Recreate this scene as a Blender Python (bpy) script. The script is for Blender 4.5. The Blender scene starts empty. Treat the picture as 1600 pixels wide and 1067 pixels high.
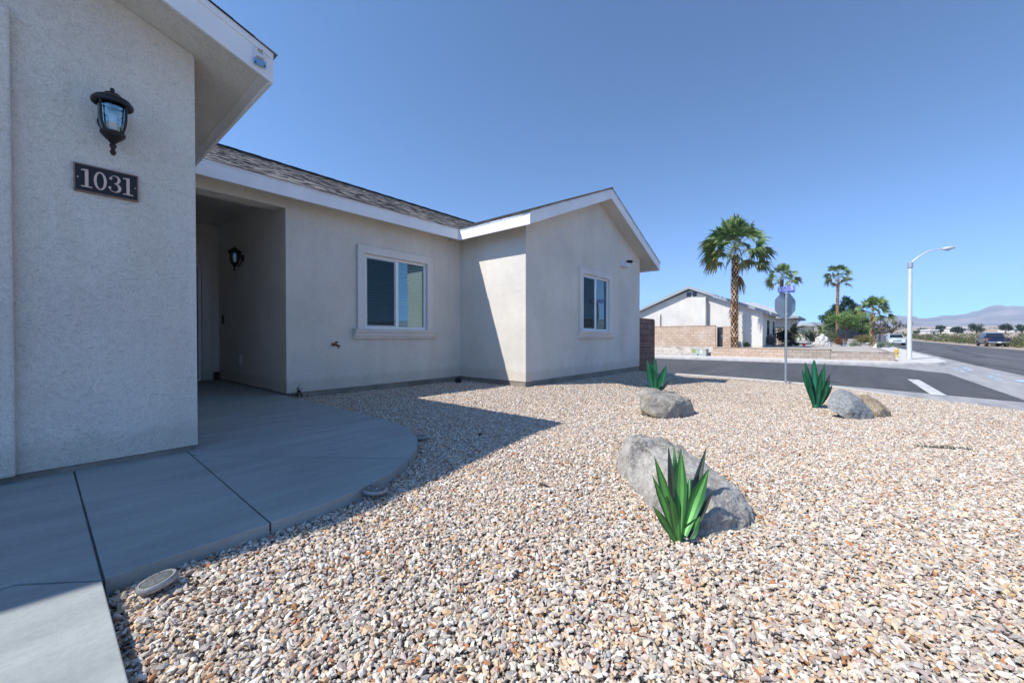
import bpy, bmesh, math, random
import numpy as np
from mathutils import Vector, Matrix, noise
R = math.radians
sc = bpy.context.scene
COL = sc.collection
random.seed(7)

# ---------------------------------------------------------------- camera, sky, sun, exposure
CAMH = 0.80
cam_d = bpy.data.cameras.new("camera")
cam_d.lens = 13.95; cam_d.sensor_width = 36; cam_d.clip_start = 0.05; cam_d.clip_end = 30000
cam = bpy.data.objects.new("camera", cam_d); COL.objects.link(cam)
cam.location = (0, 0, CAMH); cam.rotation_euler = (R(90 - 0.65), 0, R(39.9 - 90))
sc.camera = cam

SUN = Vector((-1.0, 0.43, 1.27)).normalized()           # towards the sun
w = bpy.data.worlds.new("World"); sc.world = w; w.use_nodes = True
nt = w.node_tree; bg = nt.nodes['Background']
sky = nt.nodes.new('ShaderNodeTexSky'); sky.sky_type = 'NISHITA'; sky.sun_disc = False
sky.sun_elevation = math.asin(SUN.z); sky.sun_rotation = math.atan2(SUN.x, SUN.y)
sky.altitude = 2200; sky.air_density = 1.0; sky.dust_density = 0.25; sky.ozone_density = 2.2
tc = nt.nodes.new('ShaderNodeTexCoord'); va = nt.nodes.new('ShaderNodeVectorMath'); va.operation = 'ADD'; va.inputs[1].default_value = (0, 0, 0.23)
vn = nt.nodes.new('ShaderNodeVectorMath'); vn.operation = 'NORMALIZE'
nt.links.new(tc.outputs['Generated'], va.inputs[0]); nt.links.new(va.outputs[0], vn.inputs[0]); nt.links.new(vn.outputs[0], sky.inputs['Vector'])
hs = nt.nodes.new('ShaderNodeHueSaturation'); hs.inputs['Hue'].default_value = 0.483; hs.inputs['Saturation'].default_value = 0.9
v1 = nt.nodes.new('ShaderNodeVectorMath'); v1.operation = 'SCALE'; v1.inputs['Scale'].default_value = 0.27
gm = nt.nodes.new('ShaderNodeGamma'); gm.inputs['Gamma'].default_value = 1.8
v2 = nt.nodes.new('ShaderNodeVectorMath'); v2.operation = 'SCALE'; v2.inputs['Scale'].default_value = 1 / 0.27
nt.links.new(sky.outputs[0], v1.inputs[0]); nt.links.new(v1.outputs[0], gm.inputs['Color']); nt.links.new(gm.outputs[0], v2.inputs[0]); nt.links.new(v2.outputs[0], hs.inputs['Color'])
nt.links.new(hs.outputs[0], bg.inputs['Color']); bg.inputs['Strength'].default_value = 0.15
sl = bpy.data.lights.new("sun", 'SUN'); sl.energy = 2.9; sl.angle = R(0.53); sl.color = (1.0, 0.95, 0.885)
so = bpy.data.objects.new("sun", sl); COL.objects.link(so)
so.rotation_euler = SUN.to_track_quat('Z', 'Y').to_euler(); so.location = (0, 0, 30)
sc.view_settings.view_transform = 'Standard'; sc.view_settings.look = 'None'
sc.view_settings.exposure = 1.15; sc.view_settings.gamma = 1
sc.cycles.max_bounces = 8; sc.cycles.diffuse_bounces = 6; sc.cycles.transparent_max_bounces = 12
sc.cycles.volume_bounces = 1; sc.cycles.sample_clamp_indirect = 6

# ---------------------------------------------------------------- surveying helpers (photo pixel -> place)
_p = R(-0.65); _a = R(39.9)
FW = Vector((math.cos(_a) * math.cos(_p), math.sin(_a) * math.cos(_p), math.sin(_p)))
RT = Vector((math.sin(_a), -math.cos(_a), 0)); UPV = RT.cross(FW)
def ray(px, py): return FW + RT * ((px - 800) / 620.0) + UPV * ((533.5 - py) / 620.0)
def on_z(px, py, z):
    r = ray(px, py); t = (z - CAMH) / r.z; return Vector((r.x * t, r.y * t, z))
def on_d(px, py, d):
    r = ray(px, py); return Vector((r.x * d, r.y * d, CAMH + r.z * d))
def on_y(px, py, y):
    r = ray(px, py); t = y / r.y; return Vector((r.x * t, y, CAMH + r.z * t))

def sstep(a, b, x):
    t = min(1, max(0, (x - a) / (b - a))); return t * t * (3 - 2 * t)
def zt(x):                                   # far terrain and streets climb gently away
    return -0.68 + 0.0045 * max(0, x - 35) + 0.016 * max(0, x - 150)
def zg(x, y):                                # gravel bed: level by the house, falling to the street
    A = 0.0445 * max(0, x - 3)
    nh = sstep(1.6, 4.3, y) * (1 - sstep(10.3, 13.6, x))
    b = -0.108 - A * (1 - 0.88 * nh)
    b -= 0.02 * max(0, min(1, (-y - 1) / 3))
    b += 0.012 * noise.noise(Vector((x * 0.9, y * 0.9, 3))) + 0.006 * noise.noise(Vector((x * 3, y * 3, 8)))
    return max(b, -0.6)

# ---------------------------------------------------------------- objects
WPOS = {}
def tag(o, label, cat, group=None, kind=None):
    if label: o['label'] = label
    if cat: o['category'] = cat
    if group: o['group'] = group
    if kind: o['kind'] = kind
    return o
def thing(name, label, cat, loc=(0, 0, 0), rz=0, group=None):
    o = bpy.data.objects.new(name, None); COL.objects.link(o)
    o.empty_display_size = 0.2
    o.location = loc; o.rotation_euler = (0, 0, rz); WPOS[o.name] = Vector(loc)
    return tag(o, label, cat, group)
def copy_tree(o, parent=None):
    c = o.copy(); COL.objects.link(c); c.parent = parent
    for ch in list(o.children): copy_tree(ch, c)
    return c

class MB:
    def __init__(s): s.v = []; s.f = []; s.c = []; s.n = 0; s.col = None
    def addv(s, vs):
        i = s.n; s.v.extend([tuple(v) for v in vs]); s.n += len(vs); return i
    def face(s, idx): s.f.append(tuple(idx)); s.c.append(s.col)
    def poly(s, vs):
        i = s.addv(vs); s.face(range(i, i + len(vs)))
    def hexa(s, p):                          # 8 points: bottom 4 ccw, top 4 ccw
        i = s.addv(p)
        for q in ((3, 2, 1, 0), (4, 5, 6, 7), (0, 1, 5, 4), (1, 2, 6, 5), (2, 3, 7, 6), (3, 0, 4, 7)):
            s.face([i + k for k in q])
    def box(s, x0, x1, y0, y1, z0, z1):
        s.hexa([(x0, y0, z0), (x1, y0, z0), (x1, y1, z0), (x0, y1, z0), (x0, y0, z1), (x1, y0, z1), (x1, y1, z1), (x0, y1, z1)])
    def prism(s, pts, axis, a, b):           # polygon extruded: pts are the two other coordinates in xyz order
        def mk(p, t):
            if axis == 'x': return (t, p[0], p[1])
            if axis == 'y': return (p[0], t, p[1])
            return (p[0], p[1], t)
        n = len(pts); i = s.addv([mk(p, a) for p in pts] + [mk(p, b) for p in pts])
        s.face(range(i, i + n)); s.face(range(i + 2 * n - 1, i + n - 1, -1))
        for k in range(n):
            j = (k + 1) % n; s.face((i + k, i + n + k, i + n + j, i + j))
    def tube(s, pts, rad, n=8, cap=True):
        pts = [Vector(p) for p in pts]
        if not isinstance(rad, (list, tuple)): rad = [rad] * len(pts)
        rings = []; u = None
        for k, p in enumerate(pts):
            d = (pts[min(k + 1, len(pts) - 1)] - pts[max(k - 1, 0)]).normalized()
            if u is None: u = d.orthogonal().normalized()
            else: u = (u - d * u.dot(d)).normalized()
            v = d.cross(u)
            rings.append(s.addv([p + (u * math.cos(2 * math.pi * j / n) + v * math.sin(2 * math.pi * j / n)) * rad[k] for j in range(n)]))
        for k in range(len(pts) - 1):
            a, b = rings[k], rings[k + 1]
            for j in range(n):
                q = (j + 1) % n; s.face((a + j, a + q, b + q, b + j))
        if cap:
            s.face([rings[0] + j for j in range(n)][::-1]); s.face([rings[-1] + j for j in range(n)])
    def lathe(s, prof, c=(0, 0, 0), n=24, M=None):   # prof: (radius, height) about local z
        rings = []
        for r, h in prof:
            vs = [Vector((r * math.cos(2 * math.pi * j / n), r * math.sin(2 * math.pi * j / n), h)) for j in range(n)]
            if M is not None: vs = [M @ v for v in vs]
            rings.append(s.addv([v + Vector(c) for v in vs]))
        for a, b in zip(rings, rings[1:]):
            for j in range(n):
                q = (j + 1) % n; s.face((a + j, a + q, b + q, b + j))
        if prof[0][0] > 1e-4: s.face([rings[0] + j for j in range(n)][::-1])
        if prof[-1][0] > 1e-4: s.face([rings[-1] + j for j in range(n)])
    def build(s, name, mat, parent=None, loc=None, smooth=False, bevel=0, angle=40):
        me = bpy.data.meshes.new(name)
        off = WPOS[parent.name] if parent is not None else Vector(loc or (0, 0, 0))
        va = np.array(s.v, dtype=float).reshape(-1, 3) - np.array(off)
        me.from_pydata(va.tolist(), [], s.f)
        if any(c is not None for c in s.c):
            at = me.color_attributes.new("Col", 'FLOAT_COLOR', 'CORNER')
            arr = np.ones((len(me.loops), 4), dtype=np.float32); k = 0
            for f, c in zip(s.f, s.c):
                if c is not None: arr[k:k + len(f), :3] = c
                k += len(f)
            at.data.foreach_set('color', arr.ravel())
        bm = bmesh.new(); bm.from_mesh(me); bmesh.ops.recalc_face_normals(bm, faces=bm.faces)
        if smooth == 'all' : pass
        bm.to_mesh(me); bm.free()
        me.materials.append(mat)
        if smooth:
            me.polygons.foreach_set('use_smooth', [True] * len(me.polygons))
            if smooth != 'all': me.set_sharp_from_angle(angle=R(angle))
        me.update()
        o = bpy.data.objects.new(name, me); COL.objects.link(o)
        if parent is not None: o.parent = parent; WPOS[o.name] = Vector(off)
        else: o.location = off; WPOS[o.name] = Vector(off)
        if bevel:
            b = o.modifiers.new('bevel', 'BEVEL'); b.width = bevel; b.segments = 2; b.limit_method = 'ANGLE'; b.angle_limit = R(35)
        return o
def struct(mb, name, mat, **k):
    o = mb.build(name, mat, **k); o['kind'] = 'structure'; return o

# ---------------------------------------------------------------- materials
class NT:
    def __init__(s, name):
        s.m = bpy.data.materials.new(name); s.m.use_nodes = True; s.t = s.m.node_tree
        s.b = s.t.nodes['Principled BSDF']; s.out = s.t.nodes['Material Output']
    def n(s, typ, **k):
        x = s.t.nodes.new('ShaderNode' + typ)
        for a, b in k.items():
            if a.startswith('i_'): x.inputs[a[2:].replace('_', ' ')].default_value = b
            else: setattr(x, a, b)
        return x
    def l(s, a, b): s.t.links.new(a, b)
    def pos(s, scale=(1, 1, 1), obj=False):
        if obj: src = s.n('TexCoord').outputs['Object']
        else: src = s.n('NewGeometry').outputs['Position']
        mp = s.n('Mapping'); mp.inputs['Scale'].default_value = scale; s.l(src, mp.inputs[0]); return mp.outputs[0]
    def noise(s, vec, scale, detail=4, rough=0.55):
        x = s.n('TexNoise'); x.inputs['Scale'].default_value = scale; x.inputs['Detail'].default_value = detail
        x.inputs['Roughness'].default_value = rough; s.l(vec, x.inputs['Vector']); return x.outputs['Fac']
    def ramp(s, fac, stops, interp='LINEAR'):
        x = s.n('ValToRGB'); cr = x.color_ramp; cr.interpolation = interp
        while len(cr.elements) < len(stops): cr.elements.new(0.5)
        for e, (p, c) in zip(cr.elements, stops):
            e.position = p; e.color = (*c, 1) if not isinstance(c, (int, float)) else (c, c, c, 1)
        s.l(fac, x.inputs[0]); return x.outputs[0]
    def mix(s, fac, a, b, mode='MIX'):
        x = s.n('Mix', data_type='RGBA', blend_type=mode)
        for sock, val in ((x.inputs[0], fac), (x.inputs[6], a), (x.inputs[7], b)):
            if hasattr(val, 'links'): s.l(val, sock)
            elif isinstance(val, (int, float)): sock.default_value = val
            else: sock.default_value = (*val, 1)
        return x.outputs[2]
    def bump(s, h, dist, strength=1.0, prev=None):
        x = s.n('Bump'); x.inputs['Distance'].default_value = dist; x.inputs['Strength'].default_value = strength
        s.l(h, x.inputs['Height'])
        if prev is not None: s.l(prev, x.inputs['Normal'])
        return x.outputs['Normal']
    def fin(s, col=None, rough=0.8, nrm=None, metal=0, spec=None, coat=None):
        if col is not None:
            if hasattr(col, 'links'): s.l(col, s.b.inputs['Base Color'])
            else: s.b.inputs['Base Color'].default_value = (*col, 1)
        if hasattr(rough, 'links'): s.l(rough, s.b.inputs['Roughness'])
        else: s.b.inputs['Roughness'].default_value = rough
        s.b.inputs['Metallic'].default_value = metal
        if spec is not None: s.b.inputs['Specular IOR Level'].default_value = spec
        if coat: s.b.inputs['Coat Weight'].default_value = coat; s.b.inputs['Coat Roughness'].default_value = 0.06
        if nrm is not None: s.l(nrm, s.b.inputs['Normal'])
        return s.m

def m_stucco(name, c, bsc=1.0, amp=0.004):
    k = NT(name); p = k.pos()
    big = k.noise(p, 0.7, 5, 0.6)
    streak = k.noise(k.pos((3.0, 3.0, 0.35)), 1.3, 4, 0.6)
    c2 = tuple(x * 0.86 for x in c); c3 = (c[0] * 1.05, c[1] * 1.04, c[2] * 1.02)
    col = k.mix(k.ramp(big, [(0.35, 0.0), (0.68, 1.0)]), c2, c3)
    col = k.mix(k.ramp(streak, [(0.48, 0.0), (0.75, 0.30)]), col, (c[0] * 0.78, c[1] * 0.72, c[2] * 0.62))
    sz = k.n('SeparateXYZ'); k.l(k.n('NewGeometry').outputs['Position'], sz.inputs[0])   # soil splashed up on the foot of the walls
    sm = k.n('Math', operation='MULTIPLY_ADD'); k.l(k.noise(k.pos((1, 1, 0.6)), 5, 6, 0.75), sm.inputs[0]); sm.inputs[1].default_value = -0.26; k.l(sz.outputs[2], sm.inputs[2])
    col = k.mix(k.ramp(sm.outputs[0], [(0.0, 0.28), (0.06, 0.0)]), col, (c[0] * 0.62, c[1] * 0.55, c[2] * 0.45))
    fine = k.noise(p, 90 * bsc, 3, 0.7)
    col = k.mix(0.22, col, k.ramp(fine, [(0.35, 0.15), (0.6, 1.05)]), 'MULTIPLY')
    pits = k.noise(p, 34 * bsc, 5, 0.8)
    col = k.mix(0.5, col, k.ramp(pits, [(0.30, 0.35), (0.40, 1.0)]), 'MULTIPLY')
    v = k.n('TexVoronoi', feature='SMOOTH_F1'); v.inputs['Scale'].default_value = 62 * bsc; k.l(k.mix(0.04, p, k.n('TexNoise', i_Scale=30.0).outputs['Color'], 'ADD'), v.inputs['Vector'])
    h = k.mix(0.55, k.ramp(v.outputs['Distance'], [(0.1, 1.0), (0.7, 0.0)]), fine)
    h = k.mix(0.35, h, k.ramp(pits, [(0.3, 0.0), (0.5, 1.0)])); n1 = k.bump(h, amp, 1.0); n2 = k.bump(k.noise(p, 7, 3), 0.012, 0.5, n1)
    return k.fin(col, 0.92, n2, spec=0.25)

def m_plain(name, c, rough=0.6, metal=0, var=0.12, scale=6, bump=0.0, coat=None, obj=False, spec=None):
    k = NT(name); p = k.pos(obj=obj); f = k.noise(p, scale, 5, 0.6)
    col = k.mix(k.ramp(f, [(0.3, 0.0), (0.7, 1.0)]), tuple(x * (1 - var) for x in c), tuple(min(1, x * (1 + var)) for x in c))
    nr = k.bump(k.noise(p, scale * 6, 4), bump, 0.8) if bump else None
    return k.fin(col, rough, nr, metal, coat=coat, spec=spec)

def m_vcol(name, rough=0.75, noise_amt=0.25, scale=40, spec=0.3, trans=0.0, bump=0.0):
    k = NT(name); a = k.n('Attribute', attribute_name='Col')
    f = k.noise(k.pos(), scale, 3)
    col = k.mix(noise_amt, a.outputs['Color'], k.ramp(f, [(0.3, 0.2), (0.7, 1.3)]), 'MULTIPLY')
    nr = k.bump(f, bump, 0.8) if bump else None
    k.fin(col, rough, nr, spec=spec)
    if trans:
        tr = k.n('BsdfTranslucent'); k.l(col, tr.inputs[0]); ms = k.n('MixShader'); ms.inputs[0].default_value = trans
        k.l(k.b.outputs[0], ms.inputs[1]); k.l(tr.outputs[0], ms.inputs[2]); k.l(ms.outputs[0], k.out.inputs[0])
    return k.m

def m_block(name, c1, c2, mortar, bw=0.41, bh=0.205, msz=0.009, rub=False):
    k = NT(name); g = k.n('NewGeometry'); s = k.n('SeparateXYZ'); k.l(g.outputs['Position'], s.inputs[0])
    ad = k.n('Math', operation='ADD'); k.l(s.outputs[0], ad.inputs[0]); k.l(s.outputs[1], ad.inputs[1])
    cb = k.n('CombineXYZ'); k.l(ad.outputs[0], cb.inputs[0]); k.l(s.outputs[2], cb.inputs[1])
    b = k.n('TexBrick'); b.offset = 0.5; b.inputs['Scale'].default_value = 1; b.inputs['Brick Width'].default_value = bw
    b.inputs['Row Height'].default_value = bh; b.inputs['Mortar Size'].default_value = msz; b.inputs['Bias'].default_value = 0
    b.inputs['Color1'].default_value = (*c1, 1); b.inputs['Color2'].default_value = (*c2, 1); b.inputs['Mortar'].default_value = (*mortar, 1)
    k.l(cb.outputs[0], b.inputs['Vector'])
    f = k.noise(k.pos(), 1.4, 5, 0.65); f2 = k.noise(k.pos(), 40, 3)
    col = k.mix(0.45, b.outputs['Color'], k.ramp(f, [(0.3, 0.55), (0.65, 1.15)]), 'MULTIPLY')
    col = k.mix(k.ramp(k.noise(k.pos((1, 1, 1.5)), 0.9, 6, 0.7), [(0.55, 0.0), (0.75, 0.45)]), col, (0.62, 0.58, 0.52))
    inv = k.n('Invert'); k.l(b.outputs['Fac'], inv.inputs['Color'])
    n1 = k.bump(inv.outputs[0], 0.008, 0.8); n2 = k.bump(f2, 0.003, 0.8, n1)
    return k.fin(col, 0.95, n2, spec=0.2)

def m_concrete(name, c, stain=0.25, streak=(1, 1, 1), bump=0.0015):
    k = NT(name); p = k.pos(streak); f = k.noise(p, 2.2, 7, 0.62); g = k.noise(k.pos(), 60, 4, 0.7)
    col = k.mix(k.ramp(f, [(0.3, 0.0), (0.7, 1.0)]), tuple(x * (1 - stain) for x in c), tuple(x * (1 + stain * 0.6) for x in c))
    sp = k.noise(k.pos(), 0.8, 6, 0.7)
    col = k.mix(k.ramp(sp, [(0.56, 0.0), (0.72, 0.35)]), col, tuple(x * 0.62 for x in c))
    col = k.mix(0.2, col, k.ramp(g, [(0.3, 0.4), (0.6, 1.0)]), 'MULTIPLY')
    return k.fin(col, k.ramp(f, [(0.3, 0.6), (0.7, 0.8)]), k.bump(k.mix(0.3, f, g), bump, 1.0), spec=0.35)

def m_asphalt(name, c=0.06, crack=True):
    k = NT(name); p = k.pos(); f = k.noise(p, 300, 2); g = k.noise(k.pos((0.15, 1.6, 1)), 0.6, 6, 0.7); h = k.noise(p, 1.5, 6, 0.7)
    col = k.mix(k.ramp(g, [(0.35, 0.0), (0.7, 1.0)]), (c * 0.8, c * 0.82, c * 0.88), (c * 1.35, c * 1.36, c * 1.42))
    col = k.mix(k.ramp(h, [(0.5, 0.0), (0.75, 0.4)]), col, (c * 1.9, c * 1.85, c * 1.8))
    col = k.mix(0.5, col, k.ramp(f, [(0.3, 0.4), (0.75, 1.6)]), 'MULTIPLY')
    if not crack: return k.fin(col, 0.88, k.bump(f, 0.004, 0.8), spec=0.3)
    v3 = k.n('TexVoronoi', feature='DISTANCE_TO_EDGE'); v3.inputs['Scale'].default_value = 1; k.l(k.mix(0.12, k.pos((0.05, 0.42, 1)), k.n('TexNoise', i_Scale=0.8).outputs['Color'], 'ADD'), v3.inputs['Vector'])
    col = k.mix(k.ramp(v3.outputs['Distance'], [(0.012, 0.65), (0.03, 0.0)]), col, (0.025, 0.025, 0.028))
    return k.fin(col, 0.88, k.bump(f, 0.004, 0.8), spec=0.3)

def m_dirt(name, c1, c2, scale=0.8):
    k = NT(name); p = k.pos(); f = k.noise(p, scale, 8, 0.7); g = k.noise(p, 25, 4, 0.7)
    col = k.mix(k.ramp(f, [(0.32, 0.0), (0.68, 1.0)]), c1, c2)
    col = k.mix(0.3, col, k.ramp(g, [(0.3, 0.4), (0.65, 1.1)]), 'MULTIPLY')
    return k.fin(col, 0.95, k.bump(g, 0.01, 0.8), spec=0.15)

def m_rock(name, c1, c2, c3, scale=3.0):
    k = NT(name); p = k.pos(obj=True)
    f = k.noise(p, scale, 8, 0.65); g = k.noise(p, scale * 12, 6, 0.75)
    v = k.n('TexNoise', i_Scale=scale * 0.8, i_Detail=8.0, i_Distortion=1.2); k.l(p, v.inputs['Vector'])
    col = k.mix(k.ramp(f, [(0.36, 0.0), (0.62, 1.0)]), c1, c2)
    col = k.mix(k.ramp(v.outputs['Fac'], [(0.54, 0.0), (0.66, 0.9)]), col, c3)
    vein = k.noise(k.pos((1, 3, 2), obj=True), scale * 1.3, 8, 0.75)
    col = k.mix(k.ramp(vein, [(0.485, 0.0), (0.5, 0.75), (0.515, 0.0)]), col, (0.62, 0.6, 0.56))
    col = k.mix(0.55, col, k.ramp(g, [(0.3, 0.25), (0.65, 1.25)]), 'MULTIPLY')
    n1 = k.bump(g, 0.012, 0.9); n2 = k.bump(f, 0.05, 0.6, n1)
    return k.fin(col, 0.9, n2, spec=0.25)

def m_glass(name, tint=(0.62, 0.74, 0.74), refl=0.17, gcol=(0.70, 0.90, 0.95)):
    k = NT(name); t = k.t; t.nodes.remove(k.b)
    lw = k.n('LayerWeight'); lw.inputs['Blend'].default_value = 0.28
    mr = k.n('MapRange'); k.l(lw.outputs['Fresnel'], mr.inputs[0]); mr.inputs[1].default_value = 0; mr.inputs[2].default_value = 1
    mr.inputs[3].default_value = refl; mr.inputs[4].default_value = 1.0
    tr = k.n('BsdfTransparent'); tr.inputs[0].default_value = (*tint, 1)
    gl = k.n('BsdfGlossy'); gl.inputs['Roughness'].default_value = 0.015; gl.inputs['Color'].default_value = (*gcol, 1)
    nz = k.noise(k.pos(), 2.2, 2); k.l(k.bump(nz, 0.01, 0.12), gl.inputs['Normal'])
    ms = k.n('MixShader'); k.l(mr.outputs[0], ms.inputs[0]); k.l(tr.outputs[0], ms.inputs[1]); k.l(gl.outputs[0], ms.inputs[2])
    k.l(ms.outputs[0], k.out.inputs[0]); return k.m

M = {}
M['stucco_near'] = m_stucco('stucco near', (0.77, 0.735, 0.665), 1.15, 0.006)
M['stucco'] = M['stucco_near']
M['stucco2'] = m_stucco('pale stucco', (0.70, 0.675, 0.62), 0.5, 0.006)
M['trimstucco'] = m_stucco('trim stucco', (0.80, 0.78, 0.74), 2.2, 0.0015)
M['white'] = m_plain('white paint', (0.82, 0.83, 0.84), 0.55, var=0.05, scale=3, bump=0.0004)
M['vinyl'] = m_plain('white vinyl', (0.78, 0.79, 0.8), 0.35, var=0.03)
M['shingle'] = m_vcol('asphalt shingle', 0.95, 0.7, 60, 0.15, bump=0.003)
M['dark'] = m_plain('dark bronze metal', (0.018, 0.018, 0.02), 0.42, 0.3, var=0.3, scale=20)
M['bronze'] = m_plain('aged copper trim', (0.28, 0.17, 0.12), 0.4, 0.7, var=0.15, scale=30)
M['digit'] = m_plain('pale copper digits', (0.66, 0.49, 0.41), 0.5, 0.1, var=0.08, scale=30)
M['navy'] = m_plain('navy plate paint', (0.010, 0.013, 0.02), 0.6, 0.0, var=0.2, scale=12)
M['glass'] = m_glass('window glass')
M['screen'] = m_glass('screened glass', (0.42, 0.5, 0.52), 0.03, (0.42, 0.52, 0.52))
M['lampglass'] = m_glass('lamp glass', (0.75, 0.85, 0.92), 0.25)
M['blind'] = m_plain('blind slats', (0.6, 0.62, 0.6), 0.6, var=0.03)
M['black'] = m_plain('black interior', (0.02, 0.022, 0.026), 0.8)
M['door'] = m_plain('dark door', (0.03, 0.028, 0.028), 0.4)
M['found'] = m_concrete('foundation', (0.27, 0.24, 0.2), 0.35, bump=0.004)
M['walk'] = m_concrete('walkway concrete', (0.325, 0.35, 0.34), 0.22, (0.6, 2.6, 1), 0.002)
M['conc'] = m_concrete('pale concrete', (0.60, 0.58, 0.54), 0.16, (1, 1, 1), 0.002)
M['gutter'] = m_concrete('gutter concrete', (0.36, 0.35, 0.34), 0.3, (0.25, 1.4, 1), 0.002)
M['asphalt'] = m_asphalt('asphalt', 0.08, False)
M['asphalt2'] = m_asphalt('worn asphalt', 0.10)
M['paint'] = m_plain('road paint', (0.50, 0.50, 0.49), 0.85, var=0.35, scale=8)
M['dirt'] = m_dirt('desert dirt', (0.30, 0.24, 0.18), (0.46, 0.38, 0.29))
M['lot'] = m_dirt('lot gravel', (0.34, 0.31, 0.27), (0.50, 0.46, 0.41), 1.6)
M['block'] = m_block('brown block', (0.21, 0.125, 0.095), (0.27, 0.17, 0.13), (0.07, 0.05, 0.045), bw=0.405, bh=0.215)
M['blocktan'] = m_block('tan block', (0.46, 0.34, 0.25), (0.53, 0.40, 0.30), (0.26, 0.19, 0.14))
M['blockgrey'] = m_block('grey tan block', (0.33, 0.27, 0.22), (0.40, 0.34, 0.28), (0.2, 0.16, 0.13))
M['rubble'] = m_rock('rubble', (0.36, 0.31, 0.26), (0.5, 0.45, 0.39), (0.24, 0.2, 0.17), 2.0)
M['rock_a'] = m_rock('grey boulder', (0.26, 0.24, 0.205), (0.44, 0.42, 0.385), (0.16, 0.155, 0.15), 3.0)
M['rock_b'] = m_rock('tan grey boulder', (0.22, 0.205, 0.17), (0.44, 0.40, 0.34), (0.40, 0.31, 0.18), 4.2)
M['rock_c'] = m_rock('blue grey boulder', (0.19, 0.21, 0.22), (0.28, 0.29, 0.28), (0.33, 0.31, 0.26), 3.0)
M['rock_d'] = m_rock('brown boulder', (0.25, 0.19, 0.12), (0.34, 0.27, 0.18), (0.2, 0.16, 0.11), 4.0)
M['rock_w'] = m_rock('white boulder', (0.5, 0.48, 0.44), (0.7, 0.68, 0.64), (0.4, 0.33, 0.24), 2.0)
M['galv'] = m_plain('galvanised steel', (0.42, 0.45, 0.47), 0.45, 0.6, var=0.12, scale=9)
M['alu'] = m_plain('sign back aluminium', (0.30, 0.37, 0.42), 0.5, 0.3, var=0.1, scale=4)
M['pole'] = m_plain('pale pole', (0.62, 0.63, 0.65), 0.5, 0.2, var=0.06, scale=3)
M['red'] = m_plain('sign red', (0.5, 0.02, 0.02), 0.4)
M['signblue'] = m_plain('sign blue', (0.19, 0.23, 0.60), 0.4, var=0.05)
M['yellow'] = m_plain('hydrant yellow', (0.58, 0.43, 0.10), 0.45, var=0.1, scale=12)
M['green_box'] = m_plain('grey green cabinet', (0.34, 0.37, 0.34), 0.5, var=0.1)
M['leaf'] = m_vcol('foliage', 0.7, 0.3, 3.0, 0.25, 0.25)
M['palmleaf'] = m_vcol('palm fronds', 0.5, 0.2, 3.0, 0.4, 0.2)
M['bark'] = m_plain('bark', (0.16, 0.11, 0.08), 0.95, var=0.4, scale=12, bump=0.02)
M['boot'] = m_vcol('palm trunk', 0.95, 0.5, 9, 0.1, bump=0.02)
M['mount'] = m_dirt('mountain rock', (0.10, 0.095, 0.10), (0.36, 0.33, 0.31), 0.006)
M['tyre'] = m_plain('tyre rubber', (0.02, 0.02, 0.02), 0.85)
M['rim'] = m_plain('alloy rim', (0.5, 0.5, 0.52), 0.35, 0.8)
M['chrome'] = m_plain('bumper metal', (0.6, 0.6, 0.62), 0.25, 0.9, var=0.05)
M['carglass'] = m_plain('car glass', (0.012, 0.016, 0.02), 0.06, var=0.05, spec=0.8)
M['plastic'] = m_plain('white plastic', (0.72, 0.73, 0.74), 0.45, var=0.04)
# ================================================================ SETTING
GX = [(9, 15.3), (5, 15.3), (2.5, 14.95), (1.2, 14.6), (.3, 14.15), (-.72, 13.1), (-1.5, 12.15), (-2.4, 11.0), (-3.2, 9.4), (-3.8, 7.4), (-4.2, 5), (-4.5, .16)]
def gxe(y):
    if y >= 9: return 15.3
    for (y1, x1), (y0, x0) in zip(GX, GX[1:]):
        if y0 <= y <= y1: return x0 + (x1 - x0) * (y - y0) / (y1 - y0)
    return 0.2
def in_house(x, y): return (y > 6.15 and x < 11) or (y > 4.4 and 5.7 < x < 11) or (y > 5.5 and x >= 11)
def in_walk(x, y):
    if y > 3.55: return x < 2.24
    if y < 2.0: return x < .15
    return x < 0.7 or math.hypot(x - .7, y - 3.55) < 1.53

# desert floor to the horizon
mb = MB()
xs = [-3300, -2000, -600, -200, -60, -20, 0, 12, 16, 28, 35, 60, 90, 150, 250, 400, 700, 1200, 2200, 3300]
ys = [-3300, -2200, -1000, -400, -150, -60, -30, -14.3, -5.25, 0, 10, 30, 60, 150, 400, 1000, 2200, 3300]
for x in xs:
    for y in ys: mb.v.append((x, y, zt(x) - 0.03)); mb.n += 1
for i in range(len(xs) - 1):
    for j in range(len(ys) - 1):
        a = i * len(ys) + j; mb.face((a, a + len(ys), a + len(ys) + 1, a + 1))
struct(mb, 'ground', M['dirt'])

def strip(name, mat, x_list, y0, y1, dz, z_fn=zt):
    m = MB()
    for a, b in zip(x_list, x_list[1:]):
        m.poly([(a, y0, z_fn(a) + dz), (b, y0, z_fn(b) + dz), (b, y1, z_fn(b) + dz), (a, y1, z_fn(a) + dz)])
    return struct(m, name, mat)
strip('main_road', M['asphalt2'], [-400, 35, 150, 250, 700, 1500], -13.9, -5.3, -0.008)
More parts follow.
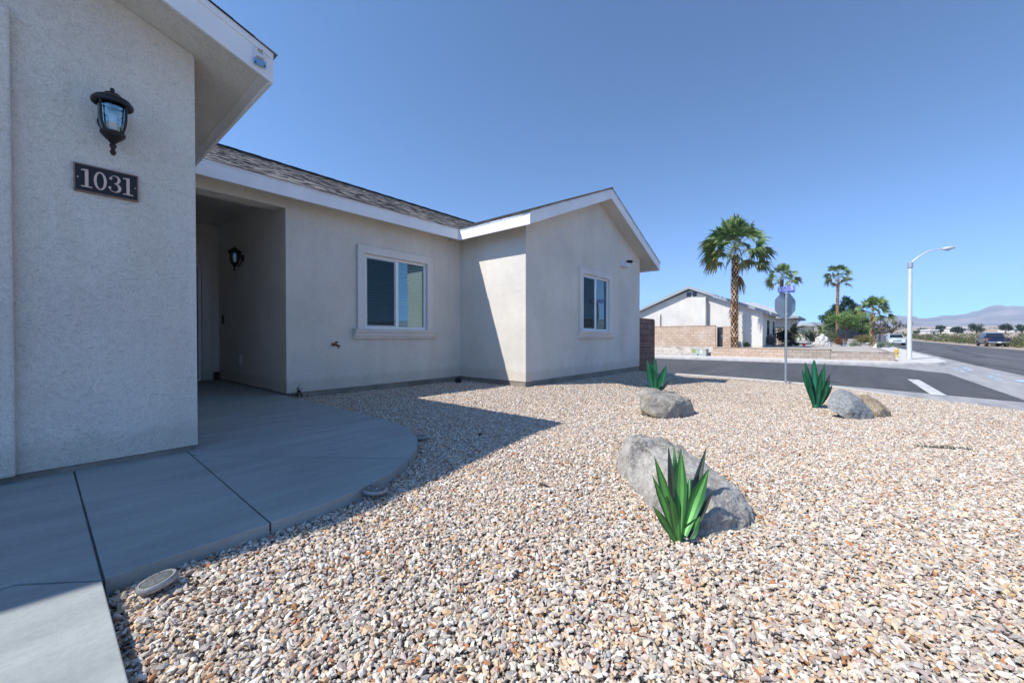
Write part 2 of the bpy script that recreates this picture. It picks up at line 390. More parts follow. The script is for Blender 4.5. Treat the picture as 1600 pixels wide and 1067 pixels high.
# side street: asphalt with its curved mouth
m = MB(); z = -0.676
side = [(15.75, 120), (15.75, .3), (15.45, -.7), (15.0, -1.7), (14.35, -3.25), (23.6, -3.25), (25.8, -2.2), (27.0, -.6), (27.3, 1.5), (27.3, 120)]
m.poly([(x, y, z) for x, y in side]); struct(m, 'side_street', M['asphalt'])
m = MB(); m.poly([(-40, -5.3, -.684), (40, -5.3, -.662), (40, -4.35, -.662), (-40, -4.35, -.684)][0:0] or
                 [(7.0, -5.3, -.684), (35.0, -5.3, -.684), (35.0, 2.5, -.684), (7.0, 2.5, -.684)])
struct(m, 'valley_gutter', M['gutter'])
m = MB(); m.poly([(14.9, 2.5, -.684), (16.1, 2.5, -.684), (16.1, 120, -.684), (14.9, 120, -.684)])
m.poly([(26.9, 2.5, -.684), (28.4, 2.5, -.684), (28.4, 120, -.684), (26.9, 120, -.684)])
m.poly([(-400, -5.3, -.684), (7, -5.3, -.684), (7, -4.3, -.684), (-400, -4.3, -.684)])
struct(m, 'gutter', M['gutter'])
m = MB(); m.box(14.62, 19.5, -2.0, -1.72, -.674, -.671); struct(m, 'stop_line', M['paint'])
m = MB(); rw = random.Random(4)
for x_, y_, l_, w_ in ((24.5, -3.9, 3.6, .10), (26.5, -4.35, 2.8, .16), (21.2, -4.1, 2.4, .12), (19.2, -4.5, 2.6, .2), (23.2, -4.6, 2.0, .08)):
    ps = [(x_ + l_ * q / 8, y_ + .08 * math.sin(q * 1.3 + x_) - .02 * q) for q in range(9)]
    for (xa, y1_), (xb, y2_) in zip(ps, ps[1:]): m.poly([(xa, y1_ - w_ * rw.random(), -.680), (xb, y2_ - w_ * .5, -.680), (xb, y2_ + w_ * .5, -.680), (xa, y1_ + w_ * rw.random(), -.680)])
struct(m, 'worn_paint', m_plain('worn pale blue paint', (.36, .44, .52), .85, var=.3, scale=3))
# our kerb: follows the gravel edge
def kerb_strip(pts, wdt, zt_, zb, name, mat, sgn=1, lip=.03):
    m = MB(); P = [Vector(p) for p in pts]; out = []
    for k, p in enumerate(P):
        d = (P[min(k + 1, len(P) - 1)] - P[max(k - 1, 0)]).normalized(); nrm = Vector((d.y, -d.x)) * sgn
        out.append((p, p + nrm * wdt, p + nrm * (wdt + lip)))
    for a, b in zip(out, out[1:]):
        m.poly([(*a[0], zt_), (*b[0], zt_), (*b[1], zt_), (*a[1], zt_)])
        m.poly([(*a[1], zt_), (*b[1], zt_), (*b[2], zb), (*a[2], zb)])
        m.poly([(*a[0], zt_), (*b[0], zt_), (*b[0], zb - .1), (*a[0], zb - .1)])
    return struct(m, name, mat)
kp = [(15.3, 120), (15.3, 30)] + [(gxe(y) - .02, y) for y in np.linspace(9, -4.4, 44)] + [(.2, -4.45)]
kerb_strip(kp, .17, -.565, -.69, 'kerb', M['conc'], -1)
# gravel bed surface
rows = np.linspace(-4.5, 6.4, 90); NX = 120; mb = MB(); dens = []
for y in rows:
    xe = gxe(y)
    for i in range(NX):
        t = (i / (NX - 1)) ** 1.25; x = .128 + (xe - .128) * t
        z_ = zg(x, y)
        if i > NX - 4: z_ = min(z_, -.575)
        mb.v.append((x, y, z_)); mb.n += 1
        c = Vector((x, y, 0)); d = c.dot(FW); r = c.dot(RT); D = math.hypot(x, y)
        dn = 11500 if D < 3.2 else (11500 - (D - 3.2) * 1560 if D < 8 else max(2400, 4000 - (D - 8) * 250))
        if d < .35 or abs(r) > 1.32 * d + 1.4: dn *= 0.12
        elif abs(r) > 1.32 * d + .4: dn *= 0.45
        if in_house(x, y) or in_walk(x, y) or (D < .25): dn = 0
        dens.append(dn)
for j in range(len(rows) - 1):
    for i in range(NX - 1):
        a = j * NX + i; mb.face((a, a + 1, a + NX + 1, a + NX))
k = NT('gravel bed'); v = k.n('TexVoronoi'); v.inputs['Scale'].default_value = 58; k.l(k.pos(), v.inputs['Vector'])
v2 = k.n('TexVoronoi', feature='DISTANCE_TO_EDGE'); v2.inputs['Scale'].default_value = 58; k.l(k.pos(), v2.inputs['Vector'])
sp = k.n('SeparateColor'); k.l(v.outputs['Color'], sp.inputs[0])
GPAL = [(0.0, (.62, .56, .46)), (.16, (.44, .40, .34)), (.26, (.62, .48, .33)), (.40, (.42, .39, .355)), (.47, (.74, .70, .62)), (.62, (.43, .33, .275)), (.72, (.58, .39, .23)), (.79, (.56, .46, .39)), (.93, (.34, .29, .27)), (.96, (.42, .20, .10))]
col = k.ramp(sp.outputs[0], GPAL, 'CONSTANT')
col = k.mix(k.ramp(v2.outputs['Distance'], [(0.0, 1.0), (0.24, 0.0)]), col, (.06, .05, .042)); col = k.mix(1.0, col, (.8, .78, .76), 'MULTIPLY')
GBED = k.fin(col, .95, k.bump(k.ramp(v2.outputs['Distance'], [(0, 0.0), (.3, 1.0)]), .012, 1.0), spec=.2)
bed = struct(mb, 'gravel_bed', GBED)
# loose stones: nobody could count them
k = NT('gravel stones'); oi = k.n('ObjectInfo'); col = k.ramp(oi.outputs['Random'], GPAL, 'CONSTANT')
wn = k.n('TexWhiteNoise', noise_dimensions='1D'); k.l(oi.outputs['Random'], wn.inputs['W'])
col = k.mix(.55, col, k.ramp(wn.outputs['Value'], [(0, .74), (1, 1.22)]), 'MULTIPLY')
fx = k.noise(k.pos(), 130, 4, .7); col = k.mix(.35, col, k.ramp(fx, [(.3, .45), (.65, 1.2)]), 'MULTIPLY')
GST = k.fin(col, .88, k.bump(fx, .002, .8), spec=.28)
st = mb.build('gravel', GST); tag(st, 'loose bed of white, tan and rust coloured crushed stones covering the whole front yard', 'gravel', kind='stuff')
at = st.data.attributes.new('dens', 'FLOAT', 'POINT'); at.data.foreach_set('value', np.array(dens, dtype=np.float32))
g = bpy.data.node_groups.new('scatter stones', 'GeometryNodeTree')
g.interface.new_socket(name='Geometry', in_out='INPUT', socket_type='NodeSocketGeometry')
g.interface.new_socket(name='Geometry', in_out='OUTPUT', socket_type='NodeSocketGeometry')
N = g.nodes.new; L = g.links.new
gi = N('NodeGroupInput'); go = N('NodeGroupOutput')
na = N('GeometryNodeInputNamedAttribute'); na.data_type = 'FLOAT'; na.inputs['Name'].default_value = 'dens'
dp = N('GeometryNodeDistributePointsOnFaces'); L(gi.outputs[0], dp.inputs['Mesh']); L(na.outputs['Attribute'], dp.inputs['Density']); dp.inputs['Seed'].default_value = 3
def rnd(kind, lo, hi, seed):
    r = N('FunctionNodeRandomValue'); r.data_type = kind
    ii = {'FLOAT': (2, 3), 'FLOAT_VECTOR': (0, 1)}[kind]
    r.inputs[ii[0]].default_value = lo; r.inputs[ii[1]].default_value = hi; r.inputs['Seed'].default_value = seed
    return r.outputs[1 if kind == 'FLOAT' else 0]
js = N('GeometryNodeGeometryToInstance')
for q in range(7):
    ic = N('GeometryNodeMeshIcoSphere'); ic.inputs['Radius'].default_value = 1; ic.inputs['Subdivisions'].default_value = 1
    sp_ = N('GeometryNodeSetPosition'); L(ic.outputs[0], sp_.inputs[0]); L(rnd('FLOAT_VECTOR', (-.5,) * 3, (.5,) * 3, 11 + q), sp_.inputs['Offset'])
    ch = N('GeometryNodeConvexHull'); L(sp_.outputs[0], ch.inputs[0])
    tr = N('GeometryNodeTransform'); L(ch.outputs[0], tr.inputs[0]); tr.inputs['Scale'].default_value = (1.12 + .16 * (q % 3), .74 + .10 * (q % 4), .52 + .08 * ((q * 2) % 3))
    sm_ = N('GeometryNodeSetMaterial'); sm_.inputs['Material'].default_value = GST; L(tr.outputs[0], sm_.inputs[0]); L(sm_.outputs[0], js.inputs[0])
sz = N('GeometryNodeSetPosition'); L(dp.outputs['Points'], sz.inputs[0]); L(rnd('FLOAT_VECTOR', (0, 0, -.003), (0, 0, .015), 5), sz.inputs['Offset'])
ip = N('GeometryNodeInstanceOnPoints'); L(sz.outputs[0], ip.inputs['Points']); L(js.outputs[0], ip.inputs['Instance'])
ip.inputs['Pick Instance'].default_value = True
L(rnd('FLOAT_VECTOR', (-.75, -.75, 0), (.75, .75, 6.28), 7), ip.inputs['Rotation'])
pw = N('ShaderNodeMath'); pw.operation = 'POWER'; L(rnd('FLOAT', 0.0, 1.0, 8), pw.inputs[0]); pw.inputs[1].default_value = 1.8
ma = N('ShaderNodeMath'); ma.operation = 'MULTIPLY_ADD'; L(pw.outputs[0], ma.inputs[0]); ma.inputs[1].default_value = .0066; ma.inputs[2].default_value = .0046
L(ma.outputs[0], ip.inputs['Scale'])
L(ip.outputs[0], go.inputs[0])
md = st.modifiers.new('stones', 'NODES'); md.node_group = g

# walkway panels and driveway
m = MB()
def slab(pts, zt_=-.04, zb=-.3): m.prism(pts, 'z', zb, zt_)
def arc(a0, a1, n, r=1.56, c=(.70, 3.55)): return [(c[0] + r * math.cos(R(a)), c[1] + r * math.sin(R(a))) for a in np.linspace(a0, a1, n)]
slab([(-6, 2.0), (-.05, 2.16), (.136, 1.97), (.136, 3.74), (-6, 3.74)])
slab([(.144, 1.972), (.666, 1.985), (.696, 3.6), (.696, 3.74), (.144, 3.74)])
slab([(.674, 1.985)] + arc(-88, -53.3, 8) + [(.708, 3.52), (.702, 3.55)])
slab(arc(-52.7, 0, 12) + [(2.26, 3.566), (.72, 3.566), (.716, 3.54)])
slab([(.704, 3.574), (2.26, 3.574), (2.28, 4.5), (2.28, 6.196), (.704, 6.196)])
slab([(.66, 6.204), (2.32, 6.204), (2.32, 9.6), (.66, 9.6)])
slab([(-6, 1.99), (-6, -4.2), (.13, -4.2), (.136, 1.956), (-.055, 2.145)])
m.box(-5.9, .125, -4, 3.7, -.3, -.06); m.box(.126, .66, 2.0, 3.7, -.3, -.06); m.prism([(.66, 2.1), (1.4, 2.4), (2.1, 3.2), (2.2, 9.4), (.66, 9.4)], 'z', -.3, -.06)
struct(m, 'walkway', M['walk'], bevel=.006)

# neighbour's raised lot, far pavements
m = MB()
zl = lambda x: .03 + .0045 * max(0, x - 35)
for a, b in ((33.2, 60), (60, 96)):
    m.poly([(a, -1.5, zl(a)), (b, -1.5, zl(b)), (b, 7.2, zl(b)), (a, 7.2, zl(a))]); m.poly([(a, 7.2, zl(a)), (b, 7.2, zl(b)), (b, 60, zl(b)), (a, 60, zl(a))])
    m.poly([(a, -1.5, zl(a)), (b, -1.5, zl(b)), (b, -2.06, zt(b) + .5), (a, -2.06, zt(a) + .54)])
m.poly([(32.35, 7.2, .03), (33.2, 7.2, .03), (33.2, 60, .03), (32.35, 60, .03)]); m.poly([(31.29, .61, .01), (33.2, .61, .03), (33.2, 7.2, .03), (31.29, 7.2, .01)])
m.poly([(31.29, -2.06, -.14), (33.2, -2.06, -.14), (33.2, -1.5, .03), (31.29, -1.5, -.10)]); m.poly([(31.29, -1.5, -.10), (33.2, -1.5, .03), (33.2, .61, .03), (31.29, .61, -.10)])
m.poly([(96, -2.06, zt(96) + .5), (100, -2.06, zt(100)), (100, 60, zt(100)), (96, 60, .3)])
for a, b in ((50, 96),): m.poly([(a, -2.06, zt(a) + .5), (b, -2.06, zt(b) + .5), (b, -2.5, zt(b)), (a, -2.5, zt(a))])
struct(m, 'neighbour_lot', M['lot'])
m = MB()
fk = [(28.3, 120), (28.3, 1.5), (28.6, -.6), (29.4, -2.4), (30.6, -3.8), (32.4, -4.4), (35, -4.6)]
top = [(x, y, -.57) for x, y in fk] + [(35, -2.4, -.57), (31.3, -2.4, -.57), (31.3, 120, -.57)]
m.poly(top)
m.poly([(35, -4.6, -.57), (100, -4.6, zt(100) + .11), (100, -2.4, zt(100) + .11), (35, -2.4, -.57)])
struct(m, 'pavement', M['conc'])
m = MB()
for a, b in zip(fk, fk[1:]):
    m.poly([(*a, -.57), (*b, -.57), (b[0] - .12, b[1] - .12, -.68), (a[0] - .12, a[1] - .12, -.68)])
m.poly([(35, -4.6, -.57), (100, -4.6, zt(100) + .11), (100, -4.7, zt(100)), (35, -4.7, -.68)])
m.poly([(35, -4.7, -.677), (100, -4.7, zt(100) + .003), (100, -5.3, zt(100) + .003), (35, -5.3, -.677)])
struct(m, 'far_kerb', M['gutter'])
# rubble bank under the tall tan wall
m = MB(); nn = 60
for i in range(nn + 1):
    y = 6.6 + i * .35
    for j in range(7):
        t = j / 6; m.v.append((31.32 + 1.1 * t, y, -.56 + .62 * t + .10 * noise.noise(Vector((y * 2.6, t * 4, 1))) * (0 < j < 6))); m.n += 1
for i in range(nn):
    for j in range(6): a = i * 7 + j; m.face((a, a + 7, a + 8, a + 1))
struct(m, 'bank', M['rubble'])

# mountains all round, measured skyline where the photo shows it
kx = [(1000, 507), (1200, 505), (1290, 503), (1370, 499), (1400, 494.5), (1429, 496), (1437, 499), (1456, 497.5), (1475, 494), (1506, 492.5), (1525, 488.7), (1537, 483.7), (1550, 478.5), (1560, 476.3), (1575, 478), (1587, 477.6), (1600, 479.5), (1640, 474), (1700, 470), (1800, 482), (2000, 490)]
def elev(az):                                 # az measured clockwise from the view direction, gives slope over distance
    if -.2 < az < 1.1:
        px = 800 + 620 * math.tan(az)
        if px >= kx[0][0] and px <= kx[-1][0]:
            for (a, ya), (b, yb) in zip(kx, kx[1:]):
                if a <= px <= b:
                    y = ya + (yb - ya) * (px - a) / (b - a); return (526.5 - y) / 620 * math.cos(az) + .0016 * noise.noise(Vector((px * .09, 0, 0)))
    return .045 + .022 * noise.noise(Vector((math.cos(az) * 2.2, math.sin(az) * 2.2, 2)))
m = MB(); NA = 1440; RR = [2100, 2250, 2400, 2550, 2700, 2850, 3000, 3200]
prof = [0.0, .16, .36, .60, .82, 1.0, .8, .2]
for i in range(NA):
    az = -math.pi + 2 * math.pi * i / NA; e = elev(az)
    d = FW * math.cos(az) + RT * math.sin(az)
    for r_, f in zip(RR, prof):
        P = Vector((d.x * r_, d.y * r_, 0)); base = zt(P.x) - .03 if r_ < 2700 else 20
        nz = noise.multi_fractal(Vector((P.x * .0032, P.y * .0032, 5)), .8, 2.1, 5)
        pk = CAMH + e * 2850
        h = base * (1 - f) + pk * f
        if 0 < f < 1: h += (nz - .6) * pk * .50 * f * (1.15 - f)
        m.v.append((P.x, P.y, h)); m.n += 1
nr = len(RR)
for i in range(NA):
    for j in range(nr - 1): a = i * nr + j; b = ((i + 1) % NA) * nr + j; m.face((a, b, b + 1, a + 1))
struct(m, 'mountains', M['mount'], smooth='all')
# the desert air
hz = NT('haze air'); hz.t.nodes.remove(hz.b); pv = hz.n('VolumePrincipled'); pv.inputs['Color'].default_value = (.55, .74, 1.0, 1); pv.inputs['Density'].default_value = .0002
hz.l(pv.outputs[0], hz.out.inputs['Volume'])
m = MB(); m.box(-3400, 3400, -3400, 3400, -1.8, 360); o = m.build('haze', hz.m); o['kind'] = 'stuff'; o['label'] = 'thin blue desert haze in front of the far mountains'; o['category'] = 'haze'

# ================================================================ HOUSE
house = thing('house', 'pale grey stucco single-storey house with white fascia and shingle roofs beside the gravel yard', 'house', (.76, 3.69, 0))
ZE = 2.94
def shingles(mb, O, e, u, L, S, rng):
    n = e.cross(u).normalized()
    if n.z < 0: n = -n
    rows_ = int(S / .145) + 1
    for r_ in range(rows_):
        s0 = r_ * .145; s1 = min(S, s0 + .16); x = -rng.random() * .2
        while x < L:
            wv = rng.uniform(.07, .18); x0 = max(0, x + .002); x1 = min(L, x + wv - .002); x += wv
            if x1 - x0 < .02: continue
            lift = rng.choice((.005, .007, .011)); b = rng.random()
            if b < .26: c = rng.uniform(.04, .08); cc = (c, c * .97, c * .95)
            elif b < .6: c = rng.uniform(.11, .19); cc = (c, c * .94, c * .88)
            else: c = rng.uniform(.22, .33); cc = (c, c * .95, c * .88)
            mb.col = cc; so_ = rng.uniform(-.006, .006) - (.012 if r_ == 0 else 0)
            a0 = O + e * x0 + u * (s0 + so_); a1 = O + e * x1 + u * (s0 + so_); b0 = O + e * x0 + u * s1; b1 = O + e * x1 + u * s1
            mb.poly([a0 + n * lift, a1 + n * lift, b1 + n * .004, b0 + n * .004]); mb.poly([a0, a1, a1 + n * lift, a0 + n * lift])
            mb.poly([a0, a0 + n * lift, b0 + n * .004, b0]); mb.poly([a1, b1, b1 + n * .004, a1 + n * lift])
def gable_roof(xc, half, slope, y0, y1, ye_l, ye_r, rng, sides='lr'):
    zr = ZE + slope * half
    m = MB(); m.prism([(xc - half, ZE - .2), (xc, zr - .2), (xc + half, ZE - .2), (xc + half, ZE), (xc, zr), (xc - half, ZE)], 'y', y0, y1)
    rf = m.build('roof', M['stucco'], house)
    f = MB()
    g = .014
    # rake boards as two mitred planks
    for sg in (-1, 1):
        xe = xc + sg * (half + .022)
        ze_ = ZE - slope * .022
        for ya, yb, za, zb in ((y0 - .022, y0, -.216, -.046), (y0 - .032, y0, -.046, .004)):
            pts = [(xe, ze_ + za), (xc, zr + za), (xc, zr + zb), (xe, ze_ + zb)]
            f.prism(pts, 'y', ya, yb)
        if (sg < 0 and ye_l) or (sg > 0 and ye_r):
            ye = ye_l if sg < 0 else ye_r
            a, b = sorted((xc + sg * half, xc + sg * (half + .022))); f.box(a, b, y0 + .0005, ye, ZE - .216 - slope * .022, ZE - .046)
            a, b = sorted((xc + sg * half, xc + sg * (half + .03))); f.box(a, b, y0 + .0005, ye, ZE - .046, ZE - .006)
    f.build('fascia', M['white'], rf, bevel=.002)
    if 'l' not in sides or True:
        for sg in (-1, 1):
            xe = xc + sg * half; q = MB(); xi = xe - sg * .055
            q.prism([(xe, ZE - .206), (xi, ZE - .206 + slope * .055), (xi, ZE - .19 + slope * .055), (xe, ZE - .19)], 'y', y0 + .0006, (ye_r or 9) if sg > 0 else (ye_l or 9)); q.build('soffit_edge_board', M['trimstucco'], rf)
    s = MB(); cl = math.sqrt(1 + slope * slope)
    for sg in (-1, 1):
        if (sg < 0 and 'l' not in sides) or (sg > 0 and 'r' not in sides): continue
        O = Vector((xc + sg * (half + .035), y0 - .045, ZE - slope * .035 + .004)); u = Vector((-sg, 0, slope)) / cl
        shingles(s, O, Vector((0, 1, 0)), u, y1 - y0 + .04, (half + .035) * cl, rng)
    s.col = (.06, .055, .05)
    s.tube([(xc, y0 - .04, zr + .012), (xc, y1, zr + .012)], .03, 6)
    s.build('shingles', M['shingle'], rf)
    return rf
rng = random.Random(3)
gable_roof(-2.52, 3.66, .35, 3.35, 9.0, None, 5.86, rng, 'r')
gable_roof(8.47, 3.07, .405, 4.12, 9.2, 5.868, 12, rng)
YR, SM = 11.7, .43; ZR = ZE + SM * (YR - 5.89)
m = MB(); m.prism([(5.89, ZE - .2), (YR, ZR - .2), (17.51, ZE - .2), (17.51, ZE), (YR, ZR), (5.89, ZE)], 'x', -6, 11.5)
rf = m.build('roof', M['stucco'], house)
m = MB(); m.box(1.163, 5.377, 5.868, 5.89, ZE - .216, ZE - .046); m.box(1.17, 5.369, 5.86, 5.89, ZE - .046, ZE - .006)
m.build('fascia', M['white'], rf, bevel=.002)
for ya, yb in ((5.87, YR), (17.53, YR)):
    m = MB(); m.prism([(ya, ZE - .21), (yb, ZR - .21), (yb, ZR), (ya, ZE)], 'x', 11.5, 11.522); m.build('fascia', M['white'], rf)
s = MB(); cl = math.sqrt(1 + SM * SM)
shingles(s, Vector((.3, 5.89 - .035, ZE - SM * .035 + .004)), Vector((1, 0, 0)), Vector((0, 1, SM)) / cl, 11.25, (YR - 5.855) * cl, rng)
s.col = (.05, .048, .045)
for i in range(46): s.box(.3 + i * .245, .3 + i * .245 + .25, YR - .13, YR + .13, ZR - .05, ZR + .016 + .006 * (i % 2))
s.build('shingles', M['shingle'], rf)

WT = .16
def panel(mb, axis, c, sgn, u0, u1, z0, z1, holes=()):
    """wall slab facing sgn along the axis at coordinate c, u is the other horizontal coordinate, holes = (ua,ub,za,zb)"""
    us = sorted({u0, u1, *[h for q in holes for h in q[:2]]}); zs = sorted({z0, z1, *[h for q in holes for h in q[2:]]})
    b = c - sgn * WT
    P = (lambda u, z, t: (t, u, z)) if axis == 'x' else (lambda u, z, t: (u, t, z))
    for ua, ub in zip(us, us[1:]):
        for za, zb in zip(zs, zs[1:]):
            if any(h[0] <= ua and ub <= h[1] and h[2] <= za and zb <= h[3] for h in holes): continue
            for t in (c, b): mb.poly([P(ua, za, t), P(ub, za, t), P(ub, zb, t), P(ua, zb, t)])
    for (ua, ub, za, zb) in list(holes) + [(u0, u1, z0, z1)]:
        for (p, q) in (((ua, za), (ub, za)), ((ub, za), (ub, zb)), ((ub, zb), (ua, zb)), ((ua, zb), (ua, za))):
            mb.poly([P(*p, c), P(*q, c), P(*q, b), P(*p, b)])
W1 = (3.53, 4.82, .935, 2.20); W2 = (7.72, 9.0, .935, 2.20)
def wall(fn, mat='stucco'):
    m = MB(); fn(m); return m.build('wall', M[mat], house)
wall(lambda m: m.prism([(-5.8, .0), (.76, .0), (.76, 2.74 + .35 * .37), (-2.52, 4.02), (-5.8, 2.87)], 'y', 3.69, 3.69 + WT))
wall(lambda m: m.prism([(3.69 + WT + .0005, .0), (9.5, .0), (9.5, 2.87), (3.69 + WT + .0005, 2.87)], 'x', .76 - WT, .76))
wall(lambda m: panel(m, 'y', 6.19, -1, 2.31, 5.72, -.02, 2.87, [W1]))
wall(lambda m: m.box(.765, 2.3095, 6.19, 6.48, 2.66, 3.0))
wall(lambda m: m.box(2.31, 2.31 + WT, 6.352, 9.7, -.02, 3.05))
wall(lambda m: panel(m, 'y', 9.5, -1, .76, 2.31, -.2, 3.05, [(1.06, 2.03, -.2, 2.2)]))
wall(lambda m: m.box(.76, 2.31, 6.482, 9.5, 2.97, 3.05))
wall(lambda m: m.box(5.7, 5.7 + WT, 4.44 + WT, 6.19, -.02, 2.86))
def gw(m):
    panel(m, 'y', 4.44, -1, 5.7, 10.94, -.02, 2.84, [W2])
    zr = 2.74 + .405 * 3.07
    m.prism([(5.7, 2.84), (10.94, 2.84), (10.94, 2.74 + .405 * .6), (8.47, zr), (5.7, 2.74 + .405 * .3)], 'y', 4.44, 4.44 + WT)
wall(gw)
wall(lambda m: m.box(10.94 - WT, 10.94, 4.44 + WT + .0005, 16.9, -.3, 2.9))
wall(lambda m: m.box(-5.8, 10.94, 16.9, 17.06, -.3, 2.9))
wall(lambda m: m.box(-5.8, -5.64, 3.86, 16.9, -.3, 2.9))
# foundation strip, slightly set back
m = MB(); fo = .012
m.box(-5.8, .76 - .035, 3.69 + fo, 3.9, -.3, -.002); m.box(.5, .76 - fo, 3.93, 9.5, -.3, -.002)
m.box(2.325, 5.7 - .03, 6.19 + fo, 6.3, -.4, -.022); m.box(5.7 + fo, 5.9, 4.47, 6.19 + fo - .001, -.4, -.022)
m.box(5.7 + fo, 10.94 - fo, 4.44 + fo, 4.465, -.7, -.022); m.box(10.7, 10.94 - fo, 4.4651, 16, -.7, -.302)
m.box(2.325, 2.45, 6.301, 9.7, -.3, -.021); m.build('foundation', M['found'], house, bevel=.004)
# garage trim at far left
m = MB(); m.prism([(-.085, 0), (-.085, 2.66), (-5.5, 2.66), (-5.5, 2.36), (-.40, 2.36), (-.40, 0)], 'y', 3.635, 3.69)
m.build('garage_trim', M['stucco'], house, bevel=.012)

def window(W, y):
    x0, x1, z0, z1 = W; tw = .135
    m = MB(); a = y - .045
    m.prism([(x0 - tw, z0), (x0 - tw, z1 + tw), (x1 + tw, z1 + tw), (x1 + tw, z0), (x1, z0), (x1, z1), (x0, z1), (x0, z0)], 'y', a, y)
    win = m.build('window', M['trimstucco'], house, bevel=.006)
    m = MB()
    prof = [(y, z0 - .16), (y - .05, z0 - .16), (y - .055, z0 - .125), (y - .075, z0 - .12), (y - .08, z0 - .075), (y - .10, z0 - .055), (y - .105, z0 - .02), (y - .115, z0 - .018), (y - .115, z0 - .001), (y, z0 - .001)]
    m.prism(prof, 'x', x0 - tw - .07, x1 + tw + .07); m.build('sill', M['trimstucco'], win, bevel=.003)
    m = MB(); f = .045; ya, yb = y + .01, y + .075; xm = (x0 + x1) / 2
    m.box(x0, x0 + f, ya, yb, z0, z1); m.box(x1 - f, x1, ya, yb, z0, z1)
    m.box(x0 + f, x1 - f, ya + .001, yb, z0, z0 + f); m.box(x0 + f, x1 - f, ya + .001, yb, z1 - f, z1)
    m.box(xm - .03, xm + .03, ya - .004, yb - .01, z0 + f, z1 - f)
    m.build('frame', M['vinyl'], win, bevel=.004)
    m = MB(); s_ = .022                      # dark screen frame on the left sash
    xa, xb = x0 + f, xm - .03
    for q in ((xa, xa + s_, z0 + f, z1 - f), (xb - s_, xb, z0 + f, z1 - f), (xa + s_, xb - s_, z0 + f, z0 + f + s_), (xa + s_, xb - s_, z1 - f - s_, z1 - f)):
        m.box(q[0], q[1], ya + .012, ya + .024, q[2], q[3])
    m.build('screen_frame', M['galv'], win)
    m = MB(); m.box(xa + s_, xb - s_, ya + .018, ya + .020, z0 + f + s_, z1 - f - s_); m.build('glass_pane', M['screen'], win)
    m = MB(); m.box(xm + .03, x1 - f, ya + .028, ya + .032, z0 + f, z1 - f); m.build('glass_pane', M['glass'], win)
    m = MB(); zz = z0 + .03
    while zz < z1 - .05:
        m.hexa([(x0 + .03, y + .100, zz), (x1 - .03, y + .100, zz), (x1 - .03, y + .103, zz), (x0 + .03, y + .103, zz), (x0 + .03, y + .118, zz + .036), (x1 - .03, y + .118, zz + .036), (x1 - .03, y + .121, zz + .036), (x0 + .03, y + .121, zz + .036)])
        zz += .047
    m.box(x0 + .02, x1 - .02, y + .095, y + .135, z1 - .05, z1 - .005)
    m.build('blind', M['blind'], win)
    m = MB(); m.box(x0 - .1, x1 + .1, y + .17, y + .3, z0 - .1, z1 + .1); m.build('room_back', M['black'], win)
window(W1, 6.19); window(W2, 4.44)
# entry door with surround
m = MB(); m.box(2.03, 2.17, 9.455, 9.5, -.035, 2.32); m.box(.92, 1.06, 9.455, 9.5, -.035, 2.32); m.box(1.0605, 2.0295, 9.455, 9.5, 2.2, 2.32)
ds = m.build('door_surround', M['trimstucco'], house, bevel=.006)
m = MB(); m.box(1.98, 2.03, 9.51, 9.6, -.03, 2.2); m.box(1.06, 1.11, 9.51, 9.6, -.03, 2.2); m.box(1.1105, 1.9795, 9.51, 9.6, 2.15, 2.2); m.box(1.90, 1.935, 9.515, 9.535, 0, 2.15)
m.build('door_frame', M['vinyl'], ds, bevel=.004)
m = MB(); m.box(1.11, 1.98, 9.56, 9.61, -.2, 2.15)
d = m.build('door', M['door'], house, bevel=.004)
m = MB()
for za, zb in ((.2, .9), (1.05, 1.95)): m.box(1.22, 1.8, 9.545, 9.56, za, zb)
m.build('door_panel', M['door'], d, bevel=.008)
# utilities fixed flush in the wall
m = MB(); m.box(2.295, 2.31, 8.14, 8.27, .32, .48); o = m.build('outlet_cover', M['plastic'], house, bevel=.006)

